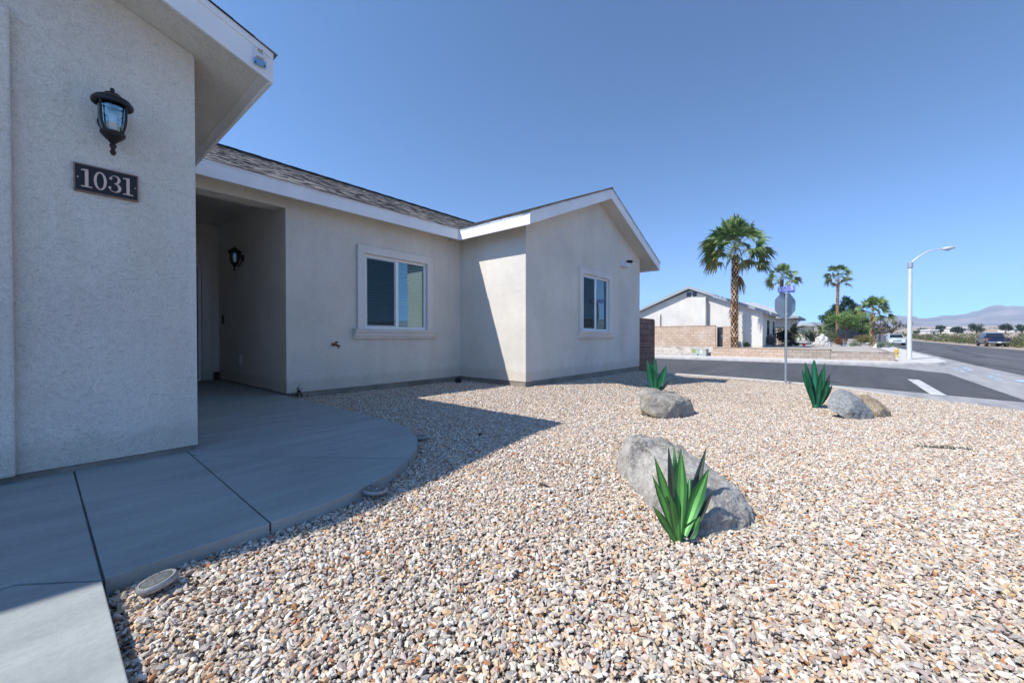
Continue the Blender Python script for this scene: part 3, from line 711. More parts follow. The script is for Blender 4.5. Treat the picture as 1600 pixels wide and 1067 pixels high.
# ---------------- things hung on the house
def lantern(loc, rz, label):
    t = thing('wall_lantern', label, 'lantern', (0, 0, 0), 0)
    c = (0, -.125, 0)
    cap = [(0, .0), (.009, -.005), (.012, -.016), (.008, -.030), (.018, -.036), (.036, -.040), (.042, -.050), (.043, -.058), (.062, -.062), (.082, -.074), (.096, -.092), (.099, -.104), (.097, -.113), (.090, -.117), (.072, -.110), (0, -.106)]
    m = MB(); m.lathe(cap[::-1], c, 32); m.build('cap', M['dark'], t, smooth=True)
    gl = [(.070, -.110), (.069, -.135), (.067, -.17), (.065, -.205), (.061, -.24), (.052, -.275), (.048, -.29)]
    m = MB(); m.lathe(gl[::-1], c, 28); o = m.build('glass_shade', M['lampglass'], t, smooth='all')
    cup = [(0, -.426), (.008, -.424), (.013, -.414), (.016, -.402), (.009, -.388), (.013, -.378), (.018, -.366), (.012, -.352), (.022, -.340), (.040, -.322), (.052, -.308), (.060, -.298), (.060, -.286), (.052, -.28), (0, -.278)]
    m = MB(); m.lathe(cup, c, 28); m.build('cup', M['dark'], t, smooth=True)
    m = MB()
    for q in range(4):
        a = R(45 + 90 * q); m.tube([(math.cos(a) * (r + .006), math.sin(a) * (r + .006) - .125, h) for r, h in [(.076, -.108), (.074, -.13), (.074, -.17), (.073, -.205), (.068, -.24), (.056, -.275), (.048, -.29)]], .0065, 6)
    m.build('rib', M['dark'], t, smooth=True)
    m = MB(); m.lathe([(.017, -.27), (.017, -.2), (.02, -.19), (.02, -.175), (.008, -.15), (0, -.145)], c, 12); m.build('bulb', M['plastic'], t, smooth=True)
    m = MB(); RX = Matrix.Rotation(R(90), 3, 'X')
    m.lathe([(.062, 0), (.062, .008), (.05, .014), (.046, .022), (.02, .026)], (0, 0, -.19), 24, RX)
    for v in m.v: pass
    m.build('back_plate', M['dark'], t, smooth=True)
    m = MB(); m.tube([(0, -.02, -.2), (0, -.03, -.27), (0, -.06, -.33), (0, -.09, -.345), (0, -.115, -.33)], .009, 8)
    m.tube([(0, -.02, -.18), (0, -.04, -.12), (0, -.07, -.108)], .009, 8); m.build('arm', M['dark'], t, smooth=True)
    t.location = loc; t.rotation_euler = (0, 0, rz); return t
lantern((.318, 3.69, 2.376), 0, 'large dark lantern with bell glass on the near wall above the house number plate')
lantern((2.31, 8.04, 2.36), R(-90), 'small-looking black lantern on a curved arm inside the shaded porch')
# rib mesh holds the four cage ribs of one lantern

# number plate 1031
t = thing('house_number_plate', 'navy plate with copper border reading 1031 on the near wall', 'number plate', (.30, 3.69, 1.80))
X0, X1, Z0, Z1 = .152, .448, 1.713, 1.887
m = MB(); m.box(X0, X1, 3.676, 3.69, Z0, Z1); m.build('plate', M['navy'], t, bevel=.002)
m = MB(); e = .007
m.box(X0, X1, 3.671, 3.6755, Z0, Z0 + e); m.box(X0, X1, 3.671, 3.6755, Z1 - e, Z1); m.box(X0, X0 + e, 3.671, 3.6755, Z0 + e, Z1 - e); m.box(X1 - e, X1, 3.671, 3.6755, Z0 + e, Z1 - e)
m.build('border', M['bronze'], t, bevel=.001)
def ribbon(m, pts, y0, y1):                   # pts: (x, z, width)
    L_, R_ = [], []
    for k, (x, z, w_) in enumerate(pts):
        a = pts[max(0, k - 1)]; b = pts[min(len(pts) - 1, k + 1)]; dx, dz = b[0] - a[0], b[1] - a[1]; l = math.hypot(dx, dz) or 1
        nx, nz = -dz / l * w_ / 2, dx / l * w_ / 2; L_.append((x + nx, z + nz)); R_.append((x - nx, z - nz))
    for k in range(len(pts) - 1):
        m.prism([L_[k], L_[k + 1], R_[k + 1], R_[k]], 'y', y0, y1)
def digit(ch, cx, cz, H, W):
    m = MB(); y0, y1 = 3.6705, 3.6758
    if ch == '1':
        s = W * .15; m.box(cx - s, cx + s, y0, y1, cz - H / 2 + H * .045, cz + H / 2)
        m.box(cx - W * .46, cx + W * .46, y0 - .0003, y1, cz - H / 2, cz - H / 2 + H * .06)
        m.prism([(cx - s, cz + H * .5), (cx - s, cz + H * .42), (cx - W * .46, cz + H * .40), (cx - W * .46, cz + H * .45)], 'y', y0 - .0003, y1)
    if ch == '0':
        n = 40; 
        for q in range(n):
            a, b = 2 * math.pi * q / n, 2 * math.pi * (q + 1) / n
            o = lambda t: (cx + W * .52 * math.cos(t), cz + H * .51 * math.sin(t)); i = lambda t: (cx + W * .29 * math.cos(t), cz + H * .445 * math.sin(t))
            m.prism([o(a), o(b), i(b), i(a)], 'y', y0, y1)
    if ch == '3':
        up = [(cx - .01 * W + W * .36 * math.cos(t), cz + H * .255 + H * .215 * math.sin(t), W * (.06 + .17 * max(0, math.cos(t)))) for t in np.linspace(R(168), R(-92), 20)]
        lo = [(cx - .03 * W + W * .43 * math.cos(t), cz - H * .225 + H * .245 * math.sin(t), W * (.06 + .2 * max(0, math.cos(t)))) for t in np.linspace(R(95), R(-170), 22)]
        ribbon(m, up, y0, y1); ribbon(m, lo, y0 - .0003, y1)
        for bx, bz in ((up[0][0] + .02 * W, up[0][1] - .02 * H), (lo[-1][0] + .02 * W, lo[-1][1] + .015 * H)):
            m.prism([(bx + W * .13 * math.cos(2 * math.pi * q / 14), bz + W * .13 * math.sin(2 * math.pi * q / 14)) for q in range(14)], 'y', y0 - .0006, y1)
    m.build('digit', M['digit'], t)
for ch, cx in zip('1031', (.208, .268, .335, .397)): digit(ch, cx, 1.80, .112, .052 if ch == '1' else .056)
for x in (.170, .432):
    m = MB(); m.lathe([(0, .008), (.003, .0075), (.0042, .0055), (.0042, 0)][::-1], (x, 3.676, 1.80), 10, Matrix.Rotation(R(90), 3, 'X')); m.build('screw', M['digit'], t)

# little camera mount on the fascia
t = thing('fascia_camera_mount', 'white and blue plastic camera bracket on the left fascia corner', 'camera mount', (1.06, 3.33, 2.86))
m = MB(); m.box(1.03, 1.10, 3.315, 3.328, 2.80, 2.92); m.build('base_plate', M['plastic'], t, bevel=.004)
m = MB(); m.box(1.038, 1.092, 3.285, 3.315, 2.845, 2.868); m.box(1.038, 1.046, 3.29, 3.315, 2.868, 2.905); m.box(1.084, 1.092, 3.29, 3.315, 2.868, 2.905); m.box(1.04, 1.09, 3.29, 3.315, 2.905, 2.914)
m.build('bracket', M['plastic'], t, bevel=.002)
BL = m_plain('pale blue plastic', (.22, .38, .62), .4)
m = MB(); m.box(1.024, 1.106, 3.300, 3.3145, 2.79, 2.835); m.build('cover', BL, t, bevel=.004)
for x in (1.036, 1.094): m = MB(); m.lathe([(.006, 0), (.006, .004)], (x, 3.300, 2.80), 8, Matrix.Rotation(R(90), 3, 'X')); m.build('screw', M['dark'], t)
# floodlight camera on the gable
t = thing('security_light', 'white security light with a dark camera lens high on the gable wall', 'security light', (9.8, 4.44, 2.70))
m = MB(); m.box(9.70, 9.88, 4.40, 4.44, 2.62, 2.80); m.build('base', M['plastic'], t, bevel=.012)
m = MB(); m.hexa([(9.70, 4.26, 2.60), (9.88, 4.26, 2.60), (9.88, 4.40, 2.62), (9.70, 4.40, 2.62), (9.71, 4.28, 2.68), (9.87, 4.28, 2.68), (9.87, 4.40, 2.70), (9.71, 4.40, 2.70)]); m.build('lamp_head', M['plastic'], t, bevel=.012)
m = MB(); m.tube([(9.88, 4.38, 2.77), (9.93, 4.33, 2.77)], .014, 8); m.tube([(9.93, 4.36, 2.775), (9.95, 4.24, 2.755)], .038, 14); m.build('camera_body', M['dark'], t, smooth=True)
m = MB(); m.tube([(9.95, 4.243, 2.757), (9.952, 4.232, 2.755)], .030, 14); m.build('lens', M['black'], t)
# doorbell, hose tap, small box
m = MB(); m.box(2.285, 2.31, 9.16, 9.22, 1.05, 1.22); o = m.build('doorbell', M['dark'], None, (2.31, 9.19, 1.05), bevel=.008); tag(o, 'slim black doorbell on the porch side wall near the door', 'doorbell')
t = thing('hose_tap', 'brass hose tap sticking out of the stucco left of the larger window', 'tap', (3.0, 6.19, .68))
BR = m_plain('old brass', (.25, .13, .05), .45, .8, var=.3, scale=40)
m = MB(); m.tube([(3.0, 6.19, .68), (3.0, 6.12, .68), (3.01, 6.08, .665), (3.03, 6.06, .63)], [.014, .014, .016, .013], 10); m.tube([(3.0, 6.11, .68), (3.0, 6.09, .72)], .011, 8); m.build('spout', BR, t, smooth=True)
m = MB(); m.lathe([(.028, .715), (.032, .72), (.028, .727)], (3.0, 6.085, 0), 12); m.tube([(2.97, 6.10, .69), (3.045, 6.06, .66)], .01, 8); m.build('handle', M['dark'], t, smooth=True)
m = MB(); m.lathe([(.03, 0), (.03, .006)], (3.0, 6.19, .68), 14, Matrix.Rotation(R(90), 3, 'X')); m.build('flange', BR, t)
m = MB(); m.box(2.21, 2.28, 9.38, 9.47, -.04, .10); m.box(2.205, 2.285, 9.37, 9.475, .10, .115); o = m.build('small_box', M['black'], None, (2.22, 9.42, -.04), bevel=.006); tag(o, 'small black box on the porch floor beside the door trim', 'box')
m = MB(); m.tube([(5.42, 5.98, -.12), (5.40, 5.93, -.06), (5.36, 5.86, -.045), (5.30, 5.80, -.07)], .055, 12); o = m.build('drain_pipe_end', M['black'], None, (5.4, 5.95, -.1), smooth=True); tag(o, 'black drain pipe elbow on the gravel in the inner wall corner', 'drain pipe')
# crack in soffit is left to the stucco
# ================================================================ THINGS IN THE YARD
rng = random.Random(21)
def rock(name, label, pts, mat, loc, rough=.035, cuts=3, seed=0, group=None, sm=2):
    bm = bmesh.new()
    for p in pts: bm.verts.new(p)
    r = bmesh.ops.convex_hull(bm, input=bm.verts)
    bmesh.ops.delete(bm, geom=list({g_ for g_ in r['geom_interior'] + r['geom_unused'] if isinstance(g_, bmesh.types.BMVert)}), context='VERTS')
    bmesh.ops.triangulate(bm, faces=bm.faces)
    for q in range(cuts):
        bmesh.ops.subdivide_edges(bm, edges=bm.edges, cuts=1, use_grid_fill=True)
        if q < min(sm, 1): bmesh.ops.smooth_vert(bm, verts=bm.verts, factor=(.14 if rough > .031 else .32), use_axis_x=True, use_axis_y=True, use_axis_z=True)
    L_ = max((v.co - Vector(loc)).length for v in bm.verts)
    bm.normal_update()
    offs = []
    for v in bm.verts:
        p = v.co / L_ * 2.2 + Vector((seed, seed * .7, 0))
        n_ = noise.multi_fractal(p * 1.3, .8, 2.2, 6) - .8
        vd = noise.voronoi(p * 2.1)[0]; c_ = min(.5, vd[1] - vd[0]) - .25
        offs.append(v.normal * (n_ * rough * L_ * .8 - c_ * rough * L_ * .9))
    for v, o_ in zip(bm.verts, offs): v.co += o_
    for v in bm.verts: v.co -= Vector(loc)
    me = bpy.data.meshes.new(name); bm.to_mesh(me); bm.free(); me.materials.append(mat)
    me.polygons.foreach_set('use_smooth', [True] * len(me.polygons)); me.set_sharp_from_angle(angle=R(32))
    o = bpy.data.objects.new(name, me); COL.objects.link(o); o.location = loc; WPOS[o.name] = Vector(loc)
    return tag(o, label, 'boulder', group)
def P3(lst):                                   # (photo x, photo y, distance) -> places
    return [on_d(*q) for q in lst]
def sink(pts, dz=-.06): return [Vector(p) + Vector((0, 0, dz)) for p in pts]

# big front boulder: long stone lying away from the camera
c = on_z(1070, 800, -.12)
pts = P3([(968, 705, 2.72), (985, 687, 2.74), (1012, 683, 2.70), (1042, 690, 2.56), (1078, 708, 2.34), (1108, 728, 2.20), (1132, 746, 2.10), (1150, 770, 2.02), (1160, 792, 1.98), (1168, 812, 1.96),
          (1158, 828, 1.92), (1135, 842, 1.86), (1108, 844, 1.80), (1082, 835, 1.80), (1050, 815, 1.90), (1018, 792, 2.10), (990, 766, 2.36), (968, 740, 2.60), (964, 720, 2.72),
          (1010, 700, 2.50), (1050, 740, 2.10), (1090, 770, 1.88), (1120, 790, 1.84),
          (1060, 700, 2.75), (1110, 735, 2.45), (1160, 800, 2.15), (1000, 700, 2.92)])
ctr_ = sum(pts, Vector((0, 0, 0))) / len(pts); pts = [ctr_ + Vector(((p - ctr_).x * 1.05, (p - ctr_).y * 1.05, (p - ctr_).z * .95)) for p in pts]
low = [Vector((p.x, p.y, zg(p.x, p.y) - .05)) for p in P3([(1168, 812, 2.02), (1110, 842, 1.86), (1018, 792, 2.14), (975, 745, 2.6), (1120, 760, 2.4), (1040, 710, 2.8)])]
rock('boulder', 'largest grey boulder, long and low, right behind the bright green agave nearest the camera', pts + low, M['rock_a'], c, .052, 5, 3)
# mid boulder behind left agave
c = on_z(1040, 652, zg(5.5, 1.9))
d0 = (c - Vector((0, 0, CAMH))).dot(FW)
pts = P3([(1000, 612, d0 - .05), (1008, 606, d0 + .1), (1022, 607, d0 + .12), (1045, 614, d0 + .1), (1066, 620, d0 + .1), (1080, 624, d0 + .15), (1083, 636, d0 + .1), (1080, 648, d0 + .02), (1060, 654, d0 - .25), (1045, 655, d0 - .3), (1022, 650, d0 - .28), (1002, 641, d0 - .15), (999, 628, d0 - .1), (1052, 630, d0 - .3), (1015, 620, d0 - .25), (1010, 612, d0 + .45), (1060, 622, d0 + .45), (1078, 630, d0 + .4)])
pts += [Vector((p.x, p.y, p.z - .1)) for p in P3([(1003, 641, d0), (1060, 654, d0 - .2), (1080, 648, d0 + .2)])]
rock('boulder', 'tan-grey angular boulder in front of the agave nearest the gable wall', pts, M['rock_b'], c, .036, 4, 9)
# right pair
c = on_z(1335, 655, zg(7.2, -.2)); d0 = (c - Vector((0, 0, CAMH))).dot(FW)
pts = P3([(1291, 628, d0 + .1), (1297, 614, d0 + .2), (1312, 608, d0 + .25), (1328, 611, d0 + .2), (1345, 622, d0 + .12), (1360, 638, d0 + .05), (1366, 648, d0), (1364, 656, d0 - .08), (1350, 658, d0 - .15), (1322, 656, d0 - .15), (1304, 645, d0 - .05), (1290, 636, d0 + .05), (1330, 630, d0 - .15), (1310, 615, d0 + .5), (1350, 630, d0 + .45)])
rock('boulder', 'blue-grey boulder with a pale mark beside the right-hand agave', pts, M['rock_c'], c, .03, 4, 5)
c = on_z(1380, 655, zg(7.5, -.5)); d0 = (c - Vector((0, 0, CAMH))).dot(FW) + .15
pts = P3([(1338, 616, d0 + .35), (1352, 617, d0 + .3), (1368, 623, d0 + .2), (1382, 634, d0 + .1), (1391, 644, d0), (1392, 652, d0 - .05), (1386, 657, d0 - .1), (1370, 656, d0 - .12), (1364, 648, d0 - .1), (1355, 632, d0 + .1), (1376, 640, d0 - .1), (1350, 620, d0 + .6), (1388, 640, d0 + .4)])
rock('boulder', 'brown boulder leaning against the far side of the blue-grey one', pts, M['rock_d'], c, .04, 4, 7)

# painted metal agaves
AG = []
for nm, c1, c2, spec_ in (('agave paint bright', (.03, .13, .045), (.14, .38, .10), .5), ('agave paint deep', (.016, .12, .062), (.03, .20, .10), .5)):
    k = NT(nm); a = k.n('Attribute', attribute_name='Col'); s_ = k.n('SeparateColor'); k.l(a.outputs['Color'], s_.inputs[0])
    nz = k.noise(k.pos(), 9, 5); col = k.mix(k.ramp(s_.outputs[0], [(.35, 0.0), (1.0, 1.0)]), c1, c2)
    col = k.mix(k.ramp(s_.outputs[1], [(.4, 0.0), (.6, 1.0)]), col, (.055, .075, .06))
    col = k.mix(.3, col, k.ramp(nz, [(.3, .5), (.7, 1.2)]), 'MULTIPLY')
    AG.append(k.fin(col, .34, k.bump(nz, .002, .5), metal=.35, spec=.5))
def blade(mb, base, tip, wid, face, bend=.12, fold=.30, taper=1.25):
    """sheet-metal leaf: base, tip, greatest width, direction the upper side faces"""
    base, tip, face = Vector(base), Vector(tip), Vector(face).normalized()
    ax = (tip - base); Ln = ax.length; ax.normalize(); side = ax.cross(face).normalized(); face = side.cross(ax).normalized()
    n = 12; th = .0016; rws = []
    for i in range(n + 1):
        t = i / n
        wv = wid * (.42 + 1.25 * t) if t < .35 else wid * (.8575 + .1425 * math.sin((t - .35) / .2 * math.pi / 2)) if t < .55 else wid * max(.012, (1 - ((t - .55) / .45) ** taper))
        cpt = base + ax * (Ln * t) - face * (bend * Ln * math.sin(math.pi * t) * .5)
        rws.append([(cpt + side * (wv / 2) * q - face * (wv * fold * (1 - abs(q)) ) , abs(q)) for q in (-1, -.5, 0, .5, 1)])
    i0 = len(mb.v)
    for r_ in rws:
        for p_, q in r_: mb.v.append(tuple(p_)); mb.n += 1
    for r_ in rws:
        for p_, q in r_: mb.v.append(tuple(p_ - face * th)); mb.n += 1
    nv = (n + 1) * 5
    for i in range(n):
        for j in range(4):
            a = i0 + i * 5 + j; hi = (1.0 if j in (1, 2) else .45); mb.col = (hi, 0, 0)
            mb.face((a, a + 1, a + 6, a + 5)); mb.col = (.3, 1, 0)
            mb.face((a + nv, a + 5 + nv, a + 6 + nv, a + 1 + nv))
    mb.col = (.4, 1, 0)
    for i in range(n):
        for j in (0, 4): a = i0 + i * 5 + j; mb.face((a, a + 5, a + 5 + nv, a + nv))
cdir = Vector((FW.x, FW.y, 0)).normalized()
base = on_z(1063, 856, -.125); d1 = (base - Vector((0, 0, CAMH))).dot(FW)
toc = Vector((-base.x, -base.y, 0)).normalized()
t = thing('metal_agave', 'bright green painted metal agave, the one nearest the camera, in front of the largest boulder', 'garden ornament', base, 0, 'metal agaves in the gravel')
LV = [  # tip px, tip py, depth offset of tip, width px, face (+ towards camera, - away), base px, base py
    (1022, 712, .03, 17, 1, 1054, 836), (1019, 742, .0, 13, 1, 1050, 830), (1020, 790, -.08, 15, 1, 1058, 852),
    (1044, 696, .16, 13, -1, 1056, 800), (1053, 692, .20, 12, 1, 1060, 800), (1064, 699, .09, 21, 1, 1063, 815), (1048, 773, -.13, 19, 1, 1060, 850),
    (1104, 697, .18, 14, -1, 1074, 815), (1108, 731, .02, 24, 1, 1071, 830), (1115, 766, .02, 13, -1, 1072, 848), (1094, 806, .0, 23, 1, 1064, 858), (1078, 745, .2, 15, 1, 1068, 820)]
for (tx, ty, dd, wp, fs, bx, by) in LV:
    m = MB(); tp = on_d(tx, ty, d1 + dd); bp = on_d(bx, by, d1 + dd * .15); bp = base + (bp - base) * .75; bp.z = min(bp.z, base.z + .06)
    ax = (tp - bp); out = Vector((ax.x, ax.y, 0)); out = out.normalized() if out.length > .02 else toc
    # upper side faces the plant's axis for back leaves, outer side shows on front ones
    fc = toc * fs + out * .25 + Vector((0, 0, .25))
    blade(m, bp, tp, wp * .90 / 620 * (d1 + dd), fc, .10 * fs, .34 * fs)
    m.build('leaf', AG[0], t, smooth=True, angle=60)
m = MB(); m.lathe([(.03, -.06), (.028, .0), (.02, .04), (.0, .07)], base, 10); m.build('base', AG[0], t)
def small_agave(bx, by, zgr, Hpx, label, leaves):
    b = on_z(bx, by, zgr); dd0 = (b - Vector((0, 0, CAMH))).dot(FW); s = dd0 / 620
    t = thing('metal_agave', label, 'garden ornament', b, 0, 'metal agaves in the gravel')
    tocc = Vector((-b.x, -b.y, 0)).normalized()
    for (dx, dy, dp, wp, fs) in leaves:
        m = MB(); r_ = RT * (dx * s) + cdir * dp; tp = b + r_ + Vector((0, 0, dy * s)); bp = b + r_ * .2; wp = wp * .92
        out = Vector((r_.x, r_.y, 0)); fc = tocc * fs + out * .6 + Vector((0, 0, .2))
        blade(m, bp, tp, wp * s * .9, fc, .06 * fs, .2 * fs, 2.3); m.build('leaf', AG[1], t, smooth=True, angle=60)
    m = MB(); m.lathe([(.07, -.08), (.06, .0), (.03, .08), (.0, .12)], b, 10); m.build('base', AG[1], t)
sl_ = [(-21, 50, -.05, 7, 1), (-17, 62, .02, 8, 1), (-12, 70, .1, 7, 1), (-6, 68, .16, 8, 1), (2, 73, .1, 10, 1), (10, 73, .18, 8, 1), (12, 66, .0, 9, 1), (22, 68, .12, 6, -1), (21, 52, .0, 7, -1), (-4, 58, -.14, 9, 1), (-15, 58, .12, 7, 1), (6, 62, .1, 7, 1), (16, 58, .05, 7, 1), (4, 44, -.2, 9, 1), (-20, 38, -.1, 6, 1), (20, 34, -.05, 8, -1), (-9, 48, -.18, 8, 1)]
small_agave(1276, 635, zg(6.9, .35) - .005, 73, 'deep green metal agave standing left of the blue-grey boulder', sl_)
c2 = on_z(1022, 611, zg(7.1, 2.8)); 
sl2 = [(-14, 44, 0, 9, 1), (-9, 52, .15, 7, 1), (0, 54, .05, 9, 1), (7, 53, .2, 6, -1), (17, 43, 0, 11, 1), (21, 20, -.05, 6, -1), (-18, 14, -.1, 6, 1), (-5, 38, -.12, 9, 1), (5, 34, -.15, 9, 1), (-2, 46, .18, 7, 1)]
small_agave(1024, 614, zg(7.1, 2.8) - .005, 54, 'deep green metal agave standing behind the tan-grey boulder by the gable wall', sl2)

# round ground lights beside the walkway
def disc(px, py, tilt, label, r=.085, sc_=1):
    c = on_z(px, py, -.075)
    t = thing('ground_light', label, 'garden light', c, R(40), 'round lights along the walkway edge')
    Mx = Matrix.Rotation(R(tilt), 3, 'X') @ Matrix.Rotation(R(tilt * .4), 3, 'Y')
    m = MB(); m.lathe([(0, 0), (r * .93, 0), (r, .006), (r, .016), (r * .93, .022), (r * .80, .022), (r * .78, .018), (0, .018)], c, 40, Mx)
    o = m.build('ring', RG, t, smooth=True, bevel=0)
    m = MB(); m.lathe([(0, .0185), (r * .74, .0185), (r * .74, .023), (r * .6, .026), (0, .027)], c, 36, Mx); m.build('lens_cap', LG, t, smooth=True)
    for q in range(4):
        a = R(30 + 90 * q); m = MB(); m.lathe([(.0055, .024), (.0055, .029), (0, .0305)], Vector(c) + Mx @ Vector((math.cos(a) * r * .5, math.sin(a) * r * .5, 0)), 8, Mx); m.build('led', M['chrome'], t)
RG = m_plain('weathered ring', (.30, .31, .30), .5, .4, var=.25, scale=50)
LG = m_plain('grey lens cap', (.16, .17, .16), .35, .4, var=.3, scale=60)
disc(247, 913, -11, 'large-looking round metal ground light resting on gravel at the near slab corner', .058)
disc(586, 768, 3, 'round ground light on the gravel halfway along the curved slab edge', .07)
disc(656, 684, 3, 'round ground light beyond the tip of the curved slab', .075)

# weeds, plants
def tuft(mb, c, n, h, spread, cols, rg, w=.006):
    for _ in range(n):
        a = rg.random() * 6.283; l = rg.uniform(.4, 1) * h; s = rg.uniform(.1, 1) * spread; d = Vector((math.cos(a), math.sin(a), 0))
        sd = Vector((-d.y, d.x, 0)) * w; b0 = Vector(c) + d * s * .25 * rg.random(); m1 = b0 + d * s * .5 + Vector((0, 0, l * .7)); t1 = b0 + d * s + Vector((0, 0, l))
        mb.col = rg.choice(cols); mb.poly([b0 - sd, b0 + sd, m1 + sd * .7, m1 - sd * .7]); mb.poly([m1 - sd * .7, m1 + sd * .7, t1])
GRN = [(.04, .09, .03), (.06, .12, .04), (.09, .15, .06)]
def plant(name, label, cat, loc, fn, mat='leaf'):
    m = MB(); fn(m); o = m.build(name, M[mat], None, loc); tag(o, label, cat); return o
p = on_z(1475, 703, zg(5.3, -1.2) + .005)
def fwd(m):
    for q in range(9):
        tuft(m, p + RT * (q - 4) * .045 + cdir * (.06 - .012 * q) * .8, 16, .05, .06, [(.13, .17, .11), (.10, .14, .09), (.18, .2, .15)], rng, .004)
plant('weed', 'low grey-green weed spreading on open gravel at the right', 'weed', p, fwd)
p2 = on_z(592, 604, -.09); plant('weed', 'small dry weed tuft at the foundation under the larger window', 'weed', p2, lambda m: tuft(m, p2, 50, .06, .09, [(.05, .06, .03), (.12, .10, .06), (.04, .07, .03)], rng, .004))
p3 = on_z(750, 681, -.1); plant('weed', 'tiny dark weed on shaded gravel in the roof shadow', 'weed', p3, lambda m: tuft(m, p3, 30, .035, .05, [(.04, .05, .03)], rng, .003))
p4 = on_z(846, 760, -.1); plant('dry_weed', 'tiny dead brown weed on sunlit gravel left of the largest boulder', 'weed', p4, lambda m: tuft(m, p4, 40, .035, .045, [(.25, .2, .15), (.18, .13, .09)], rng, .0025))
p5 = Vector((2.42, 6.08, -.07))
def pot_(m):
    for q in range(26):
        a = rng.random() * 6.283; r_ = rng.random() * .13; h = rng.uniform(.01, .13) if r_ < .07 else rng.uniform(.0, .05)
        c = p5 + Vector((math.cos(a) * r_, math.sin(a) * r_ * .6 - .02, h)); n_ = Vector((rng.uniform(-1, 1), rng.uniform(-1, 1), rng.uniform(.2, 1))).normalized(); u = n_.orthogonal().normalized() * .022; v = n_.cross(u)
        m.col = rng.choice([(.03, .06, .03), (.04, .09, .04), (.05, .07, .04)]); m.poly([c - u, c - v * .7, c + u, c + v * .7])
    m.col = (.06, .06, .04); m.tube([p5, p5 + Vector((-.01, 0, .1)), p5 + Vector((.03, -.01, .19))], .004, 5); m.tube([p5, p5 + Vector((.05, 0, .08))], .004, 5)
plant('sprouting_plant', 'small leafy plant sprouting where the porch corner meets the walkway', 'plant', p5, pot_)
pp = on_z(637, 600, -.085)
rock('white_stone', 'single white stone larger than the gravel, under the larger window', [pp + Vector((a, b_, c_)) for a, b_, c_ in ((-.07, 0, 0), (.07, .01, 0), (0, .06, 0), (0, -.06, 0), (-.04, 0, .09), (.035, .02, .08), (0, -.03, .07), (0, 0, -.04))], M['rock_w'], pp, .04, 3, 2)['category'] = 'stone'

# block wall running from the gable corner
m = MB(); m.box(10.945, 15.02, 5.5, 5.69, -.8, 1.42); o = m.build('block_wall', M['block'], None, (12.9, 5.6, -.5)); tag(o, 'brown concrete block wall running out from the corner of the near house', 'wall')
m = MB(); m.box(10.945, 14.96, 5.495, 5.695, 1.4205, 1.47); cp = m.build('cap', M['block'], o, bevel=.004)

# ================================================================ STREET THINGS
# stop sign seen from behind
bs = Vector((14.4, 1.33, -.59)); t = thing('stop_sign', 'back of an octagonal stop sign on a galvanised pole at the gravel corner', 'road sign', bs)
n_ = Vector((.62, .78, 0)).normalized(); w_ = Vector((.78, -.62, 0)).normalized()
m = MB(); m.tube([bs + Vector((0, 0, -.1)), bs + Vector((0, 0, 2.70))], .030, 12); m.build('pole', M['galv'], t, smooth=True)
def octo(m, c, r_, a, b):
    ps = [c + w_ * (r_ * math.cos(R(22.5 + 45 * q))) + Vector((0, 0, r_ * math.sin(R(22.5 + 45 * q)))) for q in range(8)]
    i = m.addv([p + n_ * a for p in ps] + [p + n_ * b for p in ps]); m.face(range(i, i + 8)); m.face(range(i + 15, i + 7, -1))
    for q in range(8): j = (q + 1) % 8; m.face((i + q, i + 8 + q, i + 8 + j, i + j))
cc = bs + Vector((0, 0, 2.345)); m = MB(); octo(m, cc, .40, .034, .040); sg = m.build('sign_plate', M['alu'], t)
m = MB(); octo(m, cc, .395, .0405, .042); m.build('sign_face', M['red'], sg)
for dz in (-.27, .27):
    m = MB(); m.tube([cc + Vector((0, 0, dz)) - n_ * .05, cc + Vector((0, 0, dz)) + n_ * .04], .012, 8); m.build('bolt', M['galv'], t)
# two name blades
def text_mesh(name, s, size, mat, parent, M4):
    cu = bpy.data.curves.new(name, 'FONT'); cu.body = s; cu.size = size; cu.extrude = .0012; cu.align_x = 'CENTER'; cu.align_y = 'CENTER'
    tmp = bpy.data.objects.new('tmp', cu); COL.objects.link(tmp); bpy.context.view_layer.update()
    me = bpy.data.meshes.new_from_object(tmp.evaluated_get(bpy.context.evaluated_depsgraph_get())); me.name = name
    bpy.data.objects.remove(tmp); bpy.data.curves.remove(cu)
    me.transform(Matrix.Translation(-WPOS[parent.name]) @ M4); me.materials.clear(); me.materials.append(mat)
    o = bpy.data.objects.new(name, me); COL.objects.link(o); o.parent = parent; WPOS[o.name] = WPOS[parent.name]; return o
def name_blade(z, d, off, txt, L_, label):
    c = bs + Vector((0, 0, z)) + d * off; nn = Vector((d.y, -d.x, 0))
    if nn.dot(-c) < 0: nn = -nn
    xx = Vector((0, 0, 1)).cross(nn)
    m = MB(); h = .078; q = [c - d * L_ / 2 - nn * .004, c + d * L_ / 2 - nn * .004, c + d * L_ / 2 + nn * .004, c - d * L_ / 2 + nn * .004]
    m.hexa([p - Vector((0, 0, h)) for p in q] + [p + Vector((0, 0, h)) for p in q])
    o = m.build('street_name_sign', M['signblue'], None, c, bevel=.002); tag(o, label, 'street sign', 'street name signs on the stop sign pole')
    for chh, ox in (((('S', .19),) if txt == 'S' else (('S', -.24), ('I', -.12), ('n', -.05)))):
        M4 = Matrix.Translation(c + nn * .0055 + xx * ox) @ Matrix(((xx.x, 0, nn.x, 0), (xx.y, 0, nn.y, 0), (0, 1, 0, 0), (0, 0, 0, 1)))
        text_mesh('letter', chh, .17, M['plastic'], o, M4)
name_blade(2.80, w_, 0, 'S In', .62, 'blue street name sign reading S In, its end left of the pole')
name_blade(2.83, n_, 0, 'S', .60, 'blue street name sign with one visible S, crossing the other at right of the pole')
